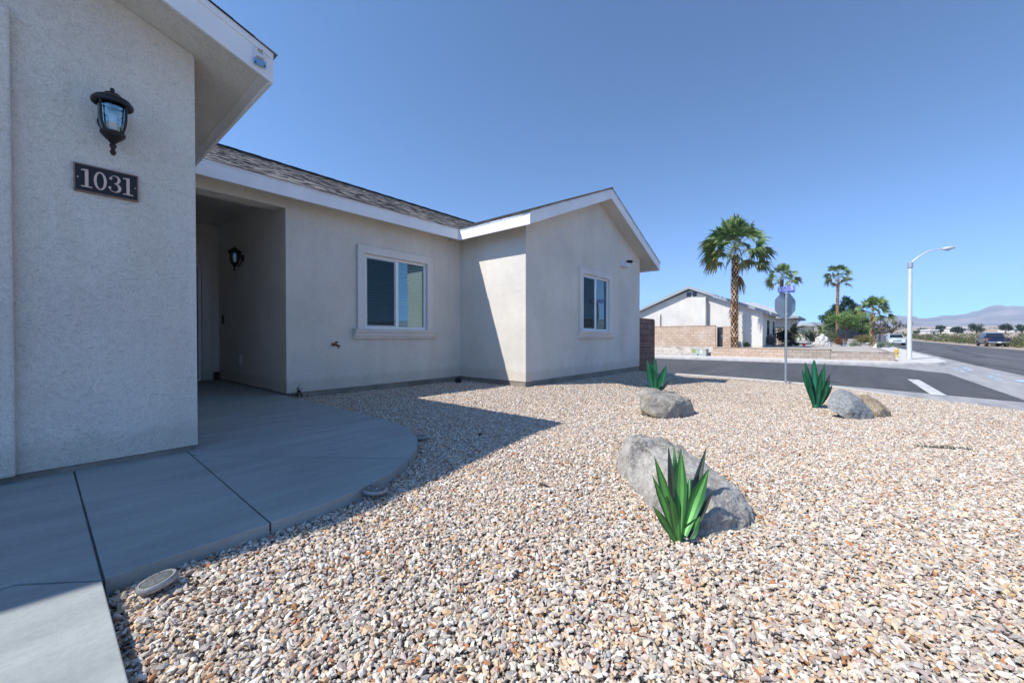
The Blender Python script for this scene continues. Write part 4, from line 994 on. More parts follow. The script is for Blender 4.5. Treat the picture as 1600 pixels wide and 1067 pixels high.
m = MB(); m.tube([bs + Vector((0, 0, 2.66)), bs + Vector((0, 0, 2.73))], .04, 10); m.tube([bs + Vector((0, 0, 2.73)), bs + Vector((0, 0, 2.95))], .014, 8); m.build('bracket', M['galv'], t)

# street lamp
bl = Vector((34.4, -3.1, -.56)); t = thing('street_lamp', 'tall pale street lamp with a long curved arm on the far corner pavement', 'street lamp', bl)
zt1 = on_d(1421, 412, (bl - Vector((0, 0, CAMH))).dot(FW)).z
m = MB(); m.tube([bl, bl + Vector((0, 0, .25)), Vector((bl.x, bl.y, zt1))], [.135, .125, .09], 14); m.build('pole', M['pole'], t, smooth=True)
m = MB(); m.lathe([(.12, 0), (.13, .03), (.13, .32), (.10, .36), (0, .38)], (bl.x, bl.y, zt1 - .28), 14); m.build('pole_cap', M['galv'], t)
dl = (bl - Vector((0, 0, CAMH))).dot(FW)
ap = [on_d(x, y, dl) for x, y in ((1421, 415), (1427, 408), (1436, 401), (1448, 394), (1460, 390.5), (1474, 388.5))]
m = MB(); m.tube(ap, [.055, .05, .045, .04, .035, .032], 8); m.build('arm', M['pole'], t, smooth=True)
h0, h1 = on_d(1472, 389.5, dl), on_d(1492, 386.5, dl); m = MB(); ax = (h1 - h0).normalized(); sd = Vector((0, 0, 1)).cross(ax).normalized()
m.tube([h0, h0 + (h1 - h0) * .2, h0 + (h1 - h0) * .55, h0 + (h1 - h0) * .9, h1], [.05, .10, .12, .07, .02], 10); m.build('lamp_head', M['pole'], t, smooth=True)
m = MB(); q = h0 + (h1 - h0) * .45; m.lathe([(.0, -.15), (.07, -.14), (.10, -.08)], q, 12); m.build('lens', M['lampglass'], t)
m = MB(); m.tube([q + Vector((0, 0, .1)), q + Vector((0, 0, .2))], .035, 8); m.build('photocell', M['galv'], t)

# fire hydrant
bh = Vector((37.4, -2.75, -.56)); t = thing('fire_hydrant', 'yellow fire hydrant at the end of the retaining wall', 'fire hydrant', bh)
m = MB(); m.lathe([(.17, 0), (.17, .04), (.12, .05), (.115, .30), (.15, .31), (.15, .35), (.12, .36), (.12, .56), (.15, .57), (.15, .60)], bh, 18); m.build('barrel', M['yellow'], t, smooth=True)
m = MB(); m.lathe([(.15, .60), (.14, .66), (.09, .73), (.04, .75), (.035, .79), (0, .79)], bh, 18); m.build('bonnet', M['yellow'], t, smooth=True)
for d in (Vector((-.3, -1, 0)), Vector((-.3, 1, 0)), Vector((-1, -.2, 0))):
    d.normalize(); m = MB(); m.tube([bh + d * .1 + Vector((0, 0, .45)), bh + d * .21 + Vector((0, 0, .45))], .065, 10); m.build('outlet', M['yellow'], t, smooth=True)
t.scale = (.78, .78, .78)

# retaining wall in two heights with pilaster, tall walls
def blockwall(name, label, boxes, mat, cap=None):
    b0 = boxes[0]; m = MB()
    for b in boxes: m.box(*b)
    o = m.build(name, M[mat], None, ((b0[0] + b0[1]) / 2, (b0[2] + b0[3]) / 2, b0[4])); tag(o, label, 'wall')
    if cap:
        m = MB(); m.box(*cap); m.build('cap', M[mat], o, bevel=.01)
    return o
blockwall('retaining_wall', 'low tan retaining wall with the palm behind it, left of the sign pole', [(31.1, 31.3, 2.95, 7.2, -.6, .03)], 'blocktan', (31.07, 31.33, 2.95, 7.2, .031, .07))
blockwall('retaining_wall', 'low grey-tan retaining wall behind the sign pole below the white boulder', [(31.1, 31.3, .62, 2.93, -.6, .02), ], 'blockgrey', (31.07, 31.33, .62, 2.93, .021, .06))
blockwall('retaining_wall', 'lowest grey-tan retaining wall ending beside the fire hydrant', [(31.1, 31.3, -2.25, .60, -.6, -.1)], 'blockgrey', (31.07, 31.33, -2.25, .60, -.099, -.06))
blockwall('retaining_wall', 'side return of the grey-tan retaining wall behind the street lamp', [(31.31, 50, -2.25, -2.05, -.7, -.1)], 'blockgrey')
blockwall('tall_block_wall', 'tall sunlit tan block wall in front of the neighbouring gable house', [(32.5, 32.7, 7.35, 30, -.5, 1.62)], 'blocktan', (32.47, 32.73, 7.35, 30, 1.621, 1.67))
blockwall('block_pillar', 'short tan block pillar between the dark gate and the tall palm', [(32.9, 33.1, 6.35, 6.95, -.1, 1.60)], 'blocktan')
t = thing('side_gate', 'narrow dark gate between the tall tan wall and the block pillar', 'gate', (32.95, 7.15, 0)); m = MB(); m.box(32.93, 32.97, 6.96, 7.34, 0, 1.55); m.build('panel', M['door'], t); m = MB(); m.box(32.90, 32.925, 6.99, 7.03, .8, .95); m.build('handle', M['galv'], t)
t = thing('utility_cabinet', 'low grey-green utility cabinet with stickers on the far pavement', 'cabinet', (30.55, 8.0, -.57))
uc = on_z(1092, 556, -.57)
m = MB(); m.box(uc.x, uc.x + .75, uc.y - .48, uc.y + .55, -.57, -.10); cb_ = m.build('cabinet_body', M['green_box'], t, bevel=.02)
m = MB(); m.box(uc.x - .02, uc.x + .77, uc.y - .50, uc.y + .57, -.0995, -.06); m.build('lid', M['green_box'], t, bevel=.01)
STK = [m_plain('sticker olive', (.25, .30, .08), .6), m_plain('sticker pale', (.6, .65, .5), .6), m_plain('sticker dark', (.05, .12, .07), .6)]
for (ya, yb, za, zb), sm_ in zip(((.22, .5, -.36, -.13), (-.22, -.08, -.36, -.13), (.02, .12, -.53, -.42)), STK):
    m = MB(); m.box(uc.x - .004, uc.x - .0005, uc.y + ya, uc.y + yb, za, zb); m.build('sticker', sm_, cb_)

# ================================================================ NEIGHBOUR HOUSES
def nh_wall(m, t): return m.build('wall', M['stucco2'], t)
M['roofgrey'] = m_plain('grey tile roof', (.34, .345, .35), .8, var=.15, scale=3, bump=.01)
M['fasciagrey'] = m_plain('grey fascia', (.30, .33, .35), .7, var=.08)
M['darkwin'] = m_plain('dark window', (.02, .03, .04), .1, var=.1)
NH = thing('neighbour_house', 'white stucco gable house behind the tall tan wall and the big palm', 'house', (34, 4.56, 0))
xw, ya, yb = 34.0, 4.56, 14.7; yc = 9.62; zw = 2.66; za_ = 4.72
m = MB(); m.prism([(ya, -.05), (yb, -.05), (yb, zw), (yc, za_ - .15), (ya, zw)], 'x', xw, xw + .2); nh_wall(m, NH)
m = MB(); m.box(xw + .2, 41.4, ya, ya + .2, -.05, zw); nh_wall(m, NH)
m = MB(); m.box(xw + .2, 41.4, yb - .2, yb, -.05, zw); nh_wall(m, NH)
m = MB(); m.box(41.2, 41.4, ya + .2, yb - .2, -.05, zw); nh_wall(m, NH)
m = MB(); m.box(xw - .5, xw, 8.3, 9.15, -.05, 3.92); m.build('chimney_bump', M['stucco2'], NH)
m = MB(); m.box(xw - .16, xw, 11.95, 12.1, -.05, 2.75); m.build('wall_rib', M['stucco2'], NH)
m = MB(); e = .55; s = (za_ - zw) / (yc - ya)
m.prism([(ya - e, zw - s * e), (yc, za_), (yb + e, zw - s * e), (yb + e, zw - s * e + .16), (yc, za_ + .17), (ya - e, zw - s * e + .16)], 'x', xw - .38, 41.9); rfn = m.build('roof', M['roofgrey'], NH)
m = MB()
m.prism([(ya - e - .02, zw - s * e - .06), (yc, za_ - .05), (yb + e + .02, zw - s * e - .06), (yb + e + .02, zw - s * e + .15), (yc, za_ + .15), (ya - e - .02, zw - s * e + .15)], 'x', xw - .42, xw - .3805); m.build('fascia', M['fasciagrey'], rfn)
m = MB(); m.box(xw - .38, 41.9, ya - e - .045, ya - e - .002, zw - s * e - .05, zw - s * e + .13); m.build('fascia', M['fasciagrey'], rfn)
for y0_, y1_ in ((9.5, 9.85), (9.08, 9.40)):
    m = MB(); m.box(xw - .03, xw - .001, y0_, y1_, 4.05, 4.42); m.build('vent', M['darkwin'], NH)
def nwin(x0_, x1_, parent, y=ya, z0_=.9, z1_=2.1):
    m = MB(); m.box(x0_ - .08, x1_ + .08, y - .05, y - .001, z0_ - .08, z1_ + .08); w_o = m.build('window', M['vinyl'], parent, bevel=.01)
    m = MB(); m.box(x0_, (x0_ + x1_) / 2 - .03, y - .06, y - .0505, z0_, z1_); m.build('pane', M['darkwin'], w_o)
    m = MB(); m.box((x0_ + x1_) / 2 + .03, x1_, y - .06, y - .0505, z0_, z1_); m.build('pane', M['darkwin'], w_o)
nwin(35.7, 37.0, NH); nwin(38.9, 40.0, NH)
# hip wing further back
H2 = thing('hip_roof_wing', 'wing with a pale hip roof beyond the white gable house', 'house', (47, 6, 0))
def hip(parent, x0_, x1_, y0_, y1_, zb_, zr_, ov=.7, wallm='stucco2'):
    m = MB(); m.box(x0_, x1_, y0_, y1_, -.1, zb_); m.build('wall', M[wallm], parent)
    X0_, X1_, Y0_, Y1_ = x0_ - ov, x1_ + ov, y0_ - ov, y1_ + ov; r = min(X1_ - X0_, Y1_ - Y0_) / 2
    m = MB()
    if X1_ - X0_ > Y1_ - Y0_: ra, rb = (X0_ + r, (Y0_ + Y1_) / 2), (X1_ - r, (Y0_ + Y1_) / 2)
    else: ra, rb = ((X0_ + X1_) / 2, Y0_ + r), ((X0_ + X1_) / 2, Y1_ - r)
    z1 = zb_ + .02
    for z_, flip in ((z1 + .15, 0),):
        A, B, C_, D = (X0_, Y0_, z_), (X1_, Y0_, z_), (X1_, Y1_, z_), (X0_, Y1_, z_); Ra, Rb = (*ra, zr_), (*rb, zr_)
        if X1_ - X0_ > Y1_ - Y0_: fs = [(A, B, Rb, Ra), (B, C_, Rb), (C_, D, Ra, Rb), (D, A, Ra)]
        else: fs = [(A, B, Ra), (B, C_, Rb, Ra), (C_, D, Rb), (D, A, Ra, Rb)]
        for f in fs: m.poly(f)
    m.poly([(X0_, Y0_, z1), (X0_, Y1_, z1), (X1_, Y1_, z1), (X1_, Y0_, z1)])
    r_o = m.build('roof', M['roofgrey'], parent)
    m = MB()
    for q in ((X0_ - .03, X1_ + .03, Y0_ - .03, Y0_), (X0_ - .03, X1_ + .03, Y1_, Y1_ + .03), (X0_ - .03, X0_, Y0_, Y1_), (X1_, X1_ + .03, Y0_, Y1_)): m.box(*q, z1 - .03, z1 + .17)
    m.build('fascia', M['fasciagrey'], r_o)
hip(H2, 45.5, 52.6, 3.9, 13, 2.55, 4.5)
nwin(47.5, 49, H2, 3.9)
m = MB(); m.box(41.9, 45.49, 6.5, 6.7, -.05, 2.5); m.build('wall', M['stucco2'], H2)
H3 = thing('distant_house', 'low house with a pale grey roof seen between the hip roof and the dark pine', 'house', (95, 8, .2))
hip(H3, 90, 101, 4.6, 15, 2.75, 4.4, 1.0)
m = MB(); m.tube([(93, 8, 4.0), (93, 8, 4.9)], .16, 8); m.build('vent_pipe', M['darkwin'], H3)
nwin(92, 94, H3, 4.6)

# ================================================================ VEGETATION
def leaves(mb, blobs, n, size, cols, rg, up=.3, flat=1.0):
    tot = sum(b[1] ** 2 for b in blobs)
    for b in blobs:
        c, r = Vector(b[0]), b[1]; k_ = max(3, int(n * r * r / tot)); tint = rg.uniform(.7, 1.25)
        for _ in range(k_):
            d = Vector((rg.gauss(0, 1), rg.gauss(0, 1), rg.gauss(0, 1))).normalized()
            q = c + Vector((d.x, d.y, d.z * flat)) * (r * rg.random() ** .45)
            nn = (d + Vector((rg.gauss(0, .7), rg.gauss(0, .7), rg.gauss(0, .7) + up))).normalized(); u = nn.orthogonal().normalized()
            a = rg.random() * 6.28; v = nn.cross(u); u2 = u * math.cos(a) + v * math.sin(a); v2 = nn.cross(u2); s_ = size * rg.uniform(.6, 1.4)
            cl = rg.choice(cols); f = tint * rg.uniform(.75, 1.25); mb.col = tuple(min(1, x * f) for x in cl)
            mb.poly([q - u2 * s_, q - v2 * s_ * .45, q + u2 * s_, q + v2 * s_ * .45])
def tree(name, label, cat, base, blobs, n, size, cols, trunk_h, tr, rg, group=None, flat=1.0, trunkmat='bark'):
    base = Vector(base); t = thing(name, label, cat, base, 0, group)
    m = MB(); top = base + Vector((rg.uniform(-.1, .1), rg.uniform(-.1, .1), trunk_h))
    m.tube([base + Vector((0, 0, -.1)), base.lerp(top, .5) + Vector((tr * .4, 0, 0)), top], [tr * 1.25, tr, tr * .8], 8)
    for b in blobs[:min(len(blobs), 14)]:
        c = base + Vector(b[0]); m.tube([top - Vector((0, 0, trunk_h * .15)), top.lerp(c, .5) + Vector((0, 0, -.05 * trunk_h)), c], [tr * .55, tr * .35, tr * .12], 5, False)
    m.build('trunk', M[trunkmat], t, smooth=True)
    m = MB(); leaves(m, [(base + Vector(b[0]), b[1]) for b in blobs], n, size, cols, rg, flat=flat); m.build('crown', M['leaf'], t); return t
def shrub(name, label, base, w, h, n, size, cols, rg, cat='shrub', group=None, dirn=Vector((0, 1, 0))):
    base = Vector(base); bl_ = []
    for _ in range(max(4, int(w / h * 5))):
        o_ = dirn * rg.uniform(-.5, .5) * (w - h * .8) if w > h else Vector((0, 0, 0))
        bl_.append((base + o_ + Vector((rg.uniform(-.15, .15) * h, rg.uniform(-.15, .15) * h, rg.uniform(.3, .62) * h)), h * rg.uniform(.28, .42)))
    m = MB(); leaves(m, bl_, n, size, cols, rg); o = m.build('foliage', M['leaf'], None, base)
    t = o; t.name = name; return tag(t, label, cat, group)

def make_palm(label, base, Hc, tr, RC, nf, rg, group, skirt=False, seg=18, boots=True, bw=1.0):
    base = Vector(base); t = thing('fan_palm', label, 'palm tree', base, 0, group)
    m = MB(); n = 26; pts = [base + Vector((.10 * math.sin(i / n * 2.2), .05 * math.sin(i / n * 3), -.1 + (Hc + .1) * i / n)) for i in range(n + 1)]
    m.col = (.07, .04, .025); m.tube(pts, [tr * (1.35 if i == 0 else 1.12 if i < 2 else 1.0 - .12 * i / n) * .88 for i in range(n + 1)], 12)
    if boots:
        z = 0.0; k_ = 0
        while z < Hc - .05:
            i = min(n - 1, int((z + .1) / (Hc + .1) * n)); c = pts[i].lerp(pts[i + 1], ((z + .1) / (Hc + .1) * n) - i); nn_ = 8
            for q in range(nn_):
                a = 2 * math.pi * (q + .5 * (k_ % 2)) / nn_ + rg.uniform(-.1, .1); d = Vector((math.cos(a), math.sin(a), 0)); s_ = Vector((-d.y, d.x, 0)) * tr * rg.uniform(.2, .34)
                r1 = tr * .86; b_ = c + d * r1; tp = c + d * tr * rg.uniform(1.05, 1.22) + Vector((0, 0, .16 * tr / .27))
                f = rg.uniform(.75, 1.2); m.col = rg.choice([(.66 * f, .44 * f, .27 * f), (.74 * f, .54 * f, .36 * f), (.42 * f, .24 * f, .13 * f)])
                m.poly([b_ - s_, b_ + s_, tp + s_ * .65, tp - s_ * .65]); m.poly([tp + s_ * .65, tp - s_ * .65, b_ - s_ * .6 + Vector((0, 0, .19 * tr / .27)), b_ + s_ * .6 + Vector((0, 0, .19 * tr / .27))])
            z += .21 * tr / .27; k_ += 1
    m.build('trunk', M['boot'], t)
    top = pts[-1]; m = MB()
    def fan(o, dr, L1, L2, cols, droop):
        side = Vector((-dr.y, dr.x, 0)); side = side.normalized() if side.length > .05 else Vector((1, 0, 0)); upn = dr.cross(side).normalized()
        if upn.z < 0: upn = -upn
        rho = rg.uniform(-1.0, 1.0); side, upn = (side * math.cos(rho) + upn * math.sin(rho)), (upn * math.cos(rho) - side * math.sin(rho))
        e = o + dr * L1 + Vector((0, 0, -droop * L1 * .25)); m.col = (.16, .17, .06); w2 = side * .022
        md_ = o + dr * L1 * .5; m.poly([o - w2, o + w2, md_ + w2, md_ - w2]); m.poly([md_ - w2, md_ + w2, e + w2 * .7, e - w2 * .7])
        roll = rg.uniform(-.5, .5)
        for q in range(seg):
            th = R(-100 + 200 * (q + .5) / seg) + rg.uniform(-.04, .04)
            v = (dr * math.cos(th) + side * math.sin(th)); v = (v + upn * (.12 * math.sin(roll + th) - .22 * abs(math.sin(th)))).normalized()
            l = L2 * (1 - .30 * abs(th) / 2) * rg.uniform(.85, 1.1); wd = l * .060 * bw
            sdv = v.cross(upn).normalized() * wd; f = rg.uniform(.7, 1.3); c_ = rg.choice(cols); m.col = tuple(x * f for x in c_)
            a1 = e + v * l * .55 + Vector((0, 0, -droop * l * .12)); a2 = a1 + v * l * .35 + Vector((0, 0, -droop * l * rg.uniform(.3, .6)))
            m.poly([e - sdv * .25, e + sdv * .25, a1 + sdv, a1 - sdv]); m.poly([a1 - sdv, a1 + sdv, a2 + sdv * .15, a2 - sdv * .15])
    for i in range(nf):
        u = i / (nf - 1); az_ = i * 2.39996 + rg.uniform(-.2, .2); el = R(86 - 100 * u + rg.uniform(-16, 16))
        dr = Vector((math.cos(az_) * math.cos(el), math.sin(az_) * math.cos(el), math.sin(el)))
        if u < .62: cols = [(.09, .17, .05), (.16, .25, .075), (.055, .115, .04), (.25, .33, .12)]
        elif u < .85: cols = [(.12, .17, .05), (.18, .22, .07), (.09, .14, .045)]
        else: cols = [(.24, .24, .08), (.18, .19, .07), (.12, .15, .05)]
        fan(top + Vector((0, 0, .05 + (1 - u) * .45 * RC / 2.8)), dr, RC * rg.uniform(.40, .62), RC * rg.uniform(.34, .48), cols, .25 + .7 * u)
    m.build('crown', M['palmleaf'], t)
    if skirt:
        m = MB()
        for i in range(2): fan_c = [(.30, .22, .12), (.24, .17, .09)]; e_ = top + Vector((0, 0, -1.15)); dr = (RT * 1 + Vector((0, 0, -1.1 - i * .4))).normalized(); globals()['m'] = m; fan(e_, dr, .35, .95, fan_c, 1.3)
        m.build('dead_frond', M['palmleaf'], t)
    return t
rg = random.Random(11)
PG = 'fan palms across the street'
b1 = on_d(1148, 541, 28.9); make_palm('tallest fan palm with a thick tan trunk in front of the white gable house', (b1.x, b1.y, .02), 6.75, .255, 3.0, 50, rg, PG, True, 22)
def palm_at(label, px, ytop, ytrunk, d, RC, tr, nf, zb=None, boots=False, bw=1.25):
    b = on_d(px, 500, d); zb_ = zt(b.x) if zb is None else zb; zc = on_d(px, ytrunk, d).z; make_palm(label, (b.x, b.y, zb_), zc - zb_, tr, RC, nf, rg, PG, False, 15, boots, bw)
palm_at('mid-size fan palm whose crown shows above the stop sign', 1221, 406, 437, 55, 2.5, .30, 34)
palm_at('slender fan palm rising above the dark pine', 1309, 417, 436, 58, 2.35, .20, 30, boots=True)
palm_at('short bushy fan palm to the right of the pine', 1364, 458, 489, 47, 2.2, .27, 40, boots=True)
# dark pine
b = on_d(1322, 525, 60); zb = .15
bl_ = [((rg.uniform(-1, 1) * s_ * 1.0, rg.uniform(-1, 1) * s_, h), r_) for h, s_, r_, k_ in ((1.6, 2.6, 1.0, 9), (2.8, 2.3, .95, 9), (4.0, 1.9, .85, 8), (5.0, 1.3, .75, 6), (5.9, .7, .6, 4), (6.5, .25, .4, 2)) for _ in range(k_)]
for i in range(16): q = RT * rg.uniform(-3.7, -1.2); bl_.append(((q.x, q.y, rg.uniform(.9, 4.7)), .72))
for i in range(6): q = RT * rg.uniform(1.4, 2.9); bl_.append(((q.x, q.y, rg.uniform(1.0, 3.0)), .7))
tree('pine_tree', 'dark green pine behind the light green tree across the street', 'tree', (b.x, b.y, zb), bl_, 17000, .14, [(.03, .075, .03), (.05, .11, .04), (.018, .045, .02), (.08, .14, .05)], 2.2, .18, rg)
# light green tree
b = on_d(1322, 534, 38); q_ = []
for i in range(22):
    a = rg.uniform(-1, 1); q = RT * a * 1.35 + cdir * rg.uniform(-1.0, 1.0); q_.append(((q.x, q.y, 2.1 + rg.uniform(-.65, 1.0) * (1 - abs(a) * .45)), rg.uniform(.35, .55)))
tree('leafy_tree', 'airy light green tree with a thin grey trunk in front of the dark pine', 'tree', (b.x, b.y, .05), q_, 5200, .07, [(.17, .29, .07), (.22, .36, .10), (.12, .22, .05), (.28, .38, .14)], 1.5, .07, rg, trunkmat='galv' if False else 'bark')
# brown trees
for i, (px, w_, yt, lb) in enumerate(((1374, 3.0, 503, 'hazy brown bare-looking tree just right of the short palm'), (1394, 3.1, 498, 'brown open-crowned tree above the white car'))):
    d = 95; b = on_d(px, 520, d); z0_ = zt(b.x); zt_ = on_d(px, yt, d).z; h = zt_ - z0_; bb = []
    for _ in range(22): q = RT * rg.uniform(-1, 1) * w_ * .9 + cdir * rg.uniform(-1, 1) * 2; bb.append(((q.x, q.y, h * rg.uniform(.42, .9)), rg.uniform(.35, .7)))
    tree('bare_tree', lb, 'tree', (b.x, b.y, z0_), bb, 1500, .14, [(.10, .085, .07), (.14, .115, .095), (.07, .07, .045)], h * .45, .18, rg)
# yard planting
SG = None
def sh(px, py, d, wpx, hpx, label, cols, n=700, size=.05, cat='shrub', name='shrub', z=None):
    p_ = on_d(px, py, d); z_ = .03 if z is None else z; s = d / 620; return shrub(name, label, (p_.x, p_.y, z_), wpx * s * 1.05, hpx * s * 1.32, int(n * 1.4), size, cols, rg, cat, None, RT)
OL = [(.10, .13, .06), (.14, .17, .09), (.08, .10, .05)]
sh(1266, 535, 44, 30, 19, 'round olive green bush left of the white boulder across the street', OL, 1500, .06)
sh(1204, 541, 30.5, 20, 18, 'wide dry purple-grey bush under the side windows of the white house', [(.20, .16, .17), (.28, .23, .24), (.14, .11, .12)], 1200, .05)
sh(1170, 541, 29.6, 22, 7, 'low bright green ground cover beside the big palm trunk', [(.10, .17, .03), (.14, .22, .05)], 600, .045)
sh(1163, 537, 30.8, 10, 15, 'thin white-flowering twiggy bush behind the green ground cover', [(.3, .3, .26), (.45, .45, .4), (.08, .12, .05)], 160, .05)
sh(1225, 540, 34, 18, 28, 'tall dark shrub against the porch of the white house', [(.02, .022, .016), (.04, .03, .022), (.015, .025, .015)], 1700, .07)
sh(1310, 545, 31.8, 20, 13, 'red-brown leafy shrub right of the white boulder', [(.28, .09, .05), (.20, .06, .04), (.12, .12, .05)], 900, .04)
sh(1349, 541, 35, 34, 15, 'rounded clump of tawny ornamental grass in front of the black pickup', [(.30, .26, .10), (.24, .21, .08), (.18, .18, .07)], 1500, .05)
sh(1382, 551, 32.2, 40, 8, 'silvery low ground cover along the end of the retaining wall', [(.26, .32, .24), (.34, .40, .31), (.18, .23, .16)], 1300, .04, z=-.08)
sh(1338, 549, 31.9, 24, 8, 'silver-green ground cover behind the lower retaining wall', [(.24, .30, .22), (.30, .36, .27), (.12, .18, .09)], 700, .04, z=-.08)
sh(1256, 540, 33, 7, 4, 'small patch of red flowers near the sign pole', [(.62, .03, .06), (.5, .02, .05)], 90, .04, 'flowers', 'flower_patch')
sh(1238, 543, 33, 26, 6, 'dark low bed of plants behind the sign pole', [(.02, .025, .015), (.03, .04, .02)], 500, .05)
sh(1302, 540, 40, 16, 20, 'grey-green feathery bush behind the white boulder', [(.13, .17, .09), (.18, .22, .12)], 800, .055)
# pale spreading cycad-like palm and small palm
def low_palm(label, px, d, h, RC, nf, seed, z=.05):
    r_ = random.Random(seed); p_ = on_d(px, 500, d); b_ = Vector((p_.x, p_.y, z)); t = thing('dwarf_palm', label, 'palm tree', b_); m = MB(); m.col = (.13, .1, .07); m.tube([b_ + Vector((0, 0, -.05)), b_ + Vector((.03, 0, h))], [.13, .11], 8); m.build('trunk', M['boot'], t)
    m = MB()
    for i in range(nf):
        az_ = i * 2.4; el = R(r_.uniform(-25, 65)); pv = b_ + Vector((0, 0, h)); dr = Vector((math.cos(az_) * math.cos(el), math.sin(az_) * math.cos(el), math.sin(el))); sd = Vector((-math.sin(az_), math.cos(az_), 0)); n__ = 7
        for q in range(n__):
            nx = pv + dr * RC / n__; dr = (dr + Vector((0, 0, -.16))).normalized(); f = r_.uniform(.7, 1.3); m.col = tuple(x * f for x in r_.choice([(.14, .18, .08), (.20, .23, .12), (.09, .13, .05)]))
            for s_ in (-1, 1):
                tp = pv.lerp(nx, .9) + sd * s_ * RC * .22 * (1 - q / n__ * .6) + Vector((0, 0, -.06)); m.poly([pv, nx, tp])
            pv = nx
    m.build('crown', M['palmleaf'], t)
low_palm('pale spreading dwarf palm under the hip roof behind the sign pole', 1240, 38, 1.35, 1.35, 34, 3)
low_palm('small grey-green dwarf palm between the olive bush and the pine', 1284, 46, 1.6, 1.3, 26, 4)
# white boulder group, pot, white stone
b = on_d(1284, 545, 32.3); b.z = .0
rock('garden_boulder', 'jagged white boulder on the raised bed across the street', [b + RT * x + cdir * y + Vector((0, 0, z)) for x, y, z in ((-.6, 0, 0), (-.5, .1, .42), (-.32, .2, .62), (-.22, -.15, .78), (-.1, -.1, .98), (.12, .1, 1.0), (.28, -.1, .72), (.42, 0, .66), (.55, .1, .4), (.85, 0, .22), (.3, -.4, 0), (-.3, -.4, .1), (0, .5, .1), (.92, .2, 0), (-.6, .3, 0))], M['rock_w'], b, .13, 4, 4)
b = on_d(1366, 549, 31.6); b.z = -.09
rock('white_stone', 'leaning white stone on top of the lowest retaining wall bed', [b + RT * x + cdir * y + Vector((0, 0, z)) for x, y, z in ((-.12, 0, 0), (-.05, .1, .1), (.16, 0, .36), (.22, .05, .42), (.28, .1, .3), (.1, -.12, .02), (.05, .15, 0))], M['rock_w'], b, .04, 2, 4)['category'] = 'stone'
b = on_d(1318, 549, 31.7); b.z = -.06
t = thing('garden_pot', 'small blue-grey pot on the step of the retaining wall', 'pot', b); PT = m_plain('glazed pot', (.26, .33, .40), .35)
m = MB(); m.lathe([(.10, 0), (.15, .12), (.17, .28), (.12, .40), (.14, .44), (.10, .44), (.08, .38)], b, 16); m.build('body', PT, t, smooth=True)
m = MB(); m.lathe([(.3, -.03), (.32, 0), (.3, .03), (0, .03)], b - Vector((0, 0, .0)), 16); m.build('saucer', M['bark'], t)

# desert across the main road: creosote scrub too many to count
m = MB(); rs = random.Random(5)
for i in range(1150):
    x = 48 + 190 * rs.random() ** 1.25; y = -17.5 - rs.random() ** 1.9 * (12 + x * .55)
    if rs.random() < .18 and x > 60: y = -16.2 - rs.random() * 2
    s = rs.uniform(.6, 1.5); c = Vector((x, y, zt(x) + s * .45)); cols = rs.choice([[(.12, .13, .05), (.17, .17, .07)], [(.08, .10, .035), (.13, .15, .06)], [(.20, .18, .09), (.15, .15, .07)]])
    leaves(m, [(c, s * .6), (c + Vector((s * .5, rs.uniform(-.5, .5), -.1)), s * .45), (c + Vector((-s * .5, rs.uniform(-.5, .5), -.15)), s * .45)], 46 if x < 120 else 26, .13 if x < 120 else .2, cols, rs)
o = m.build('desert_scrub', M['leaf'], None, (90, -25, 0)); tag(o, 'wide band of olive desert scrub beyond the main road', 'scrub', kind='stuff')
m = MB()
for i in range(420):
    x = 150 + 550 * rs.random(); y = rs.uniform(-1, 1) * 260 - 60; s = rs.uniform(.7, 1.6); c = Vector((x, y, zt(x) + .4))
    if -16 < y < -4: continue
    leaves(m, [(c, s)], 10, .45, [(.11, .12, .06), (.15, .15, .08), (.08, .1, .05)], rs)
o = m.build('distant_scrub', M['leaf'], None, (300, 0, 1)); tag(o, 'thin far-off scrub dotting the plain below the mountains', 'scrub', kind='stuff')
# far trees and buildings
for px, yt, wpx, lb in ((1459, 506, 14, None), (1516 - 20, 510, 16, 'dark tree in front of the long white building'), (1526, 504, 22, 'largest round dark green tree far beyond the pickup'), (1571, 505, 16, 'green tree on the horizon right of the pickup'), (1597, 506, 14, 'dark tree at the far right edge of the horizon'), (1438, 513, 16, 'low dark tree on the horizon just right of the street lamp'), (1470, 506, 13, 'dark upright tree right of the white shed')):
    if lb is None: continue
    d = 175; b = on_d(px, 520, d); z0_ = zt(b.x); z1_ = on_d(px, yt, d).z; h = z1_ - z0_; wm = wpx * d / 620 / 2; bb = []
    for _ in range(14): q = RT * rs.uniform(-.6, .6) * wm + cdir * rs.uniform(-.6, .6) * wm; bb.append(((q.x, q.y, h * rs.uniform(.35, .78)), wm * rs.uniform(.35, .5)))
    tree('distant_tree', lb, 'tree', (b.x, b.y, z0_), bb, 900, .3, [(.02, .045, .02), (.035, .07, .025), (.015, .03, .015)], h * .4, .25, rs)
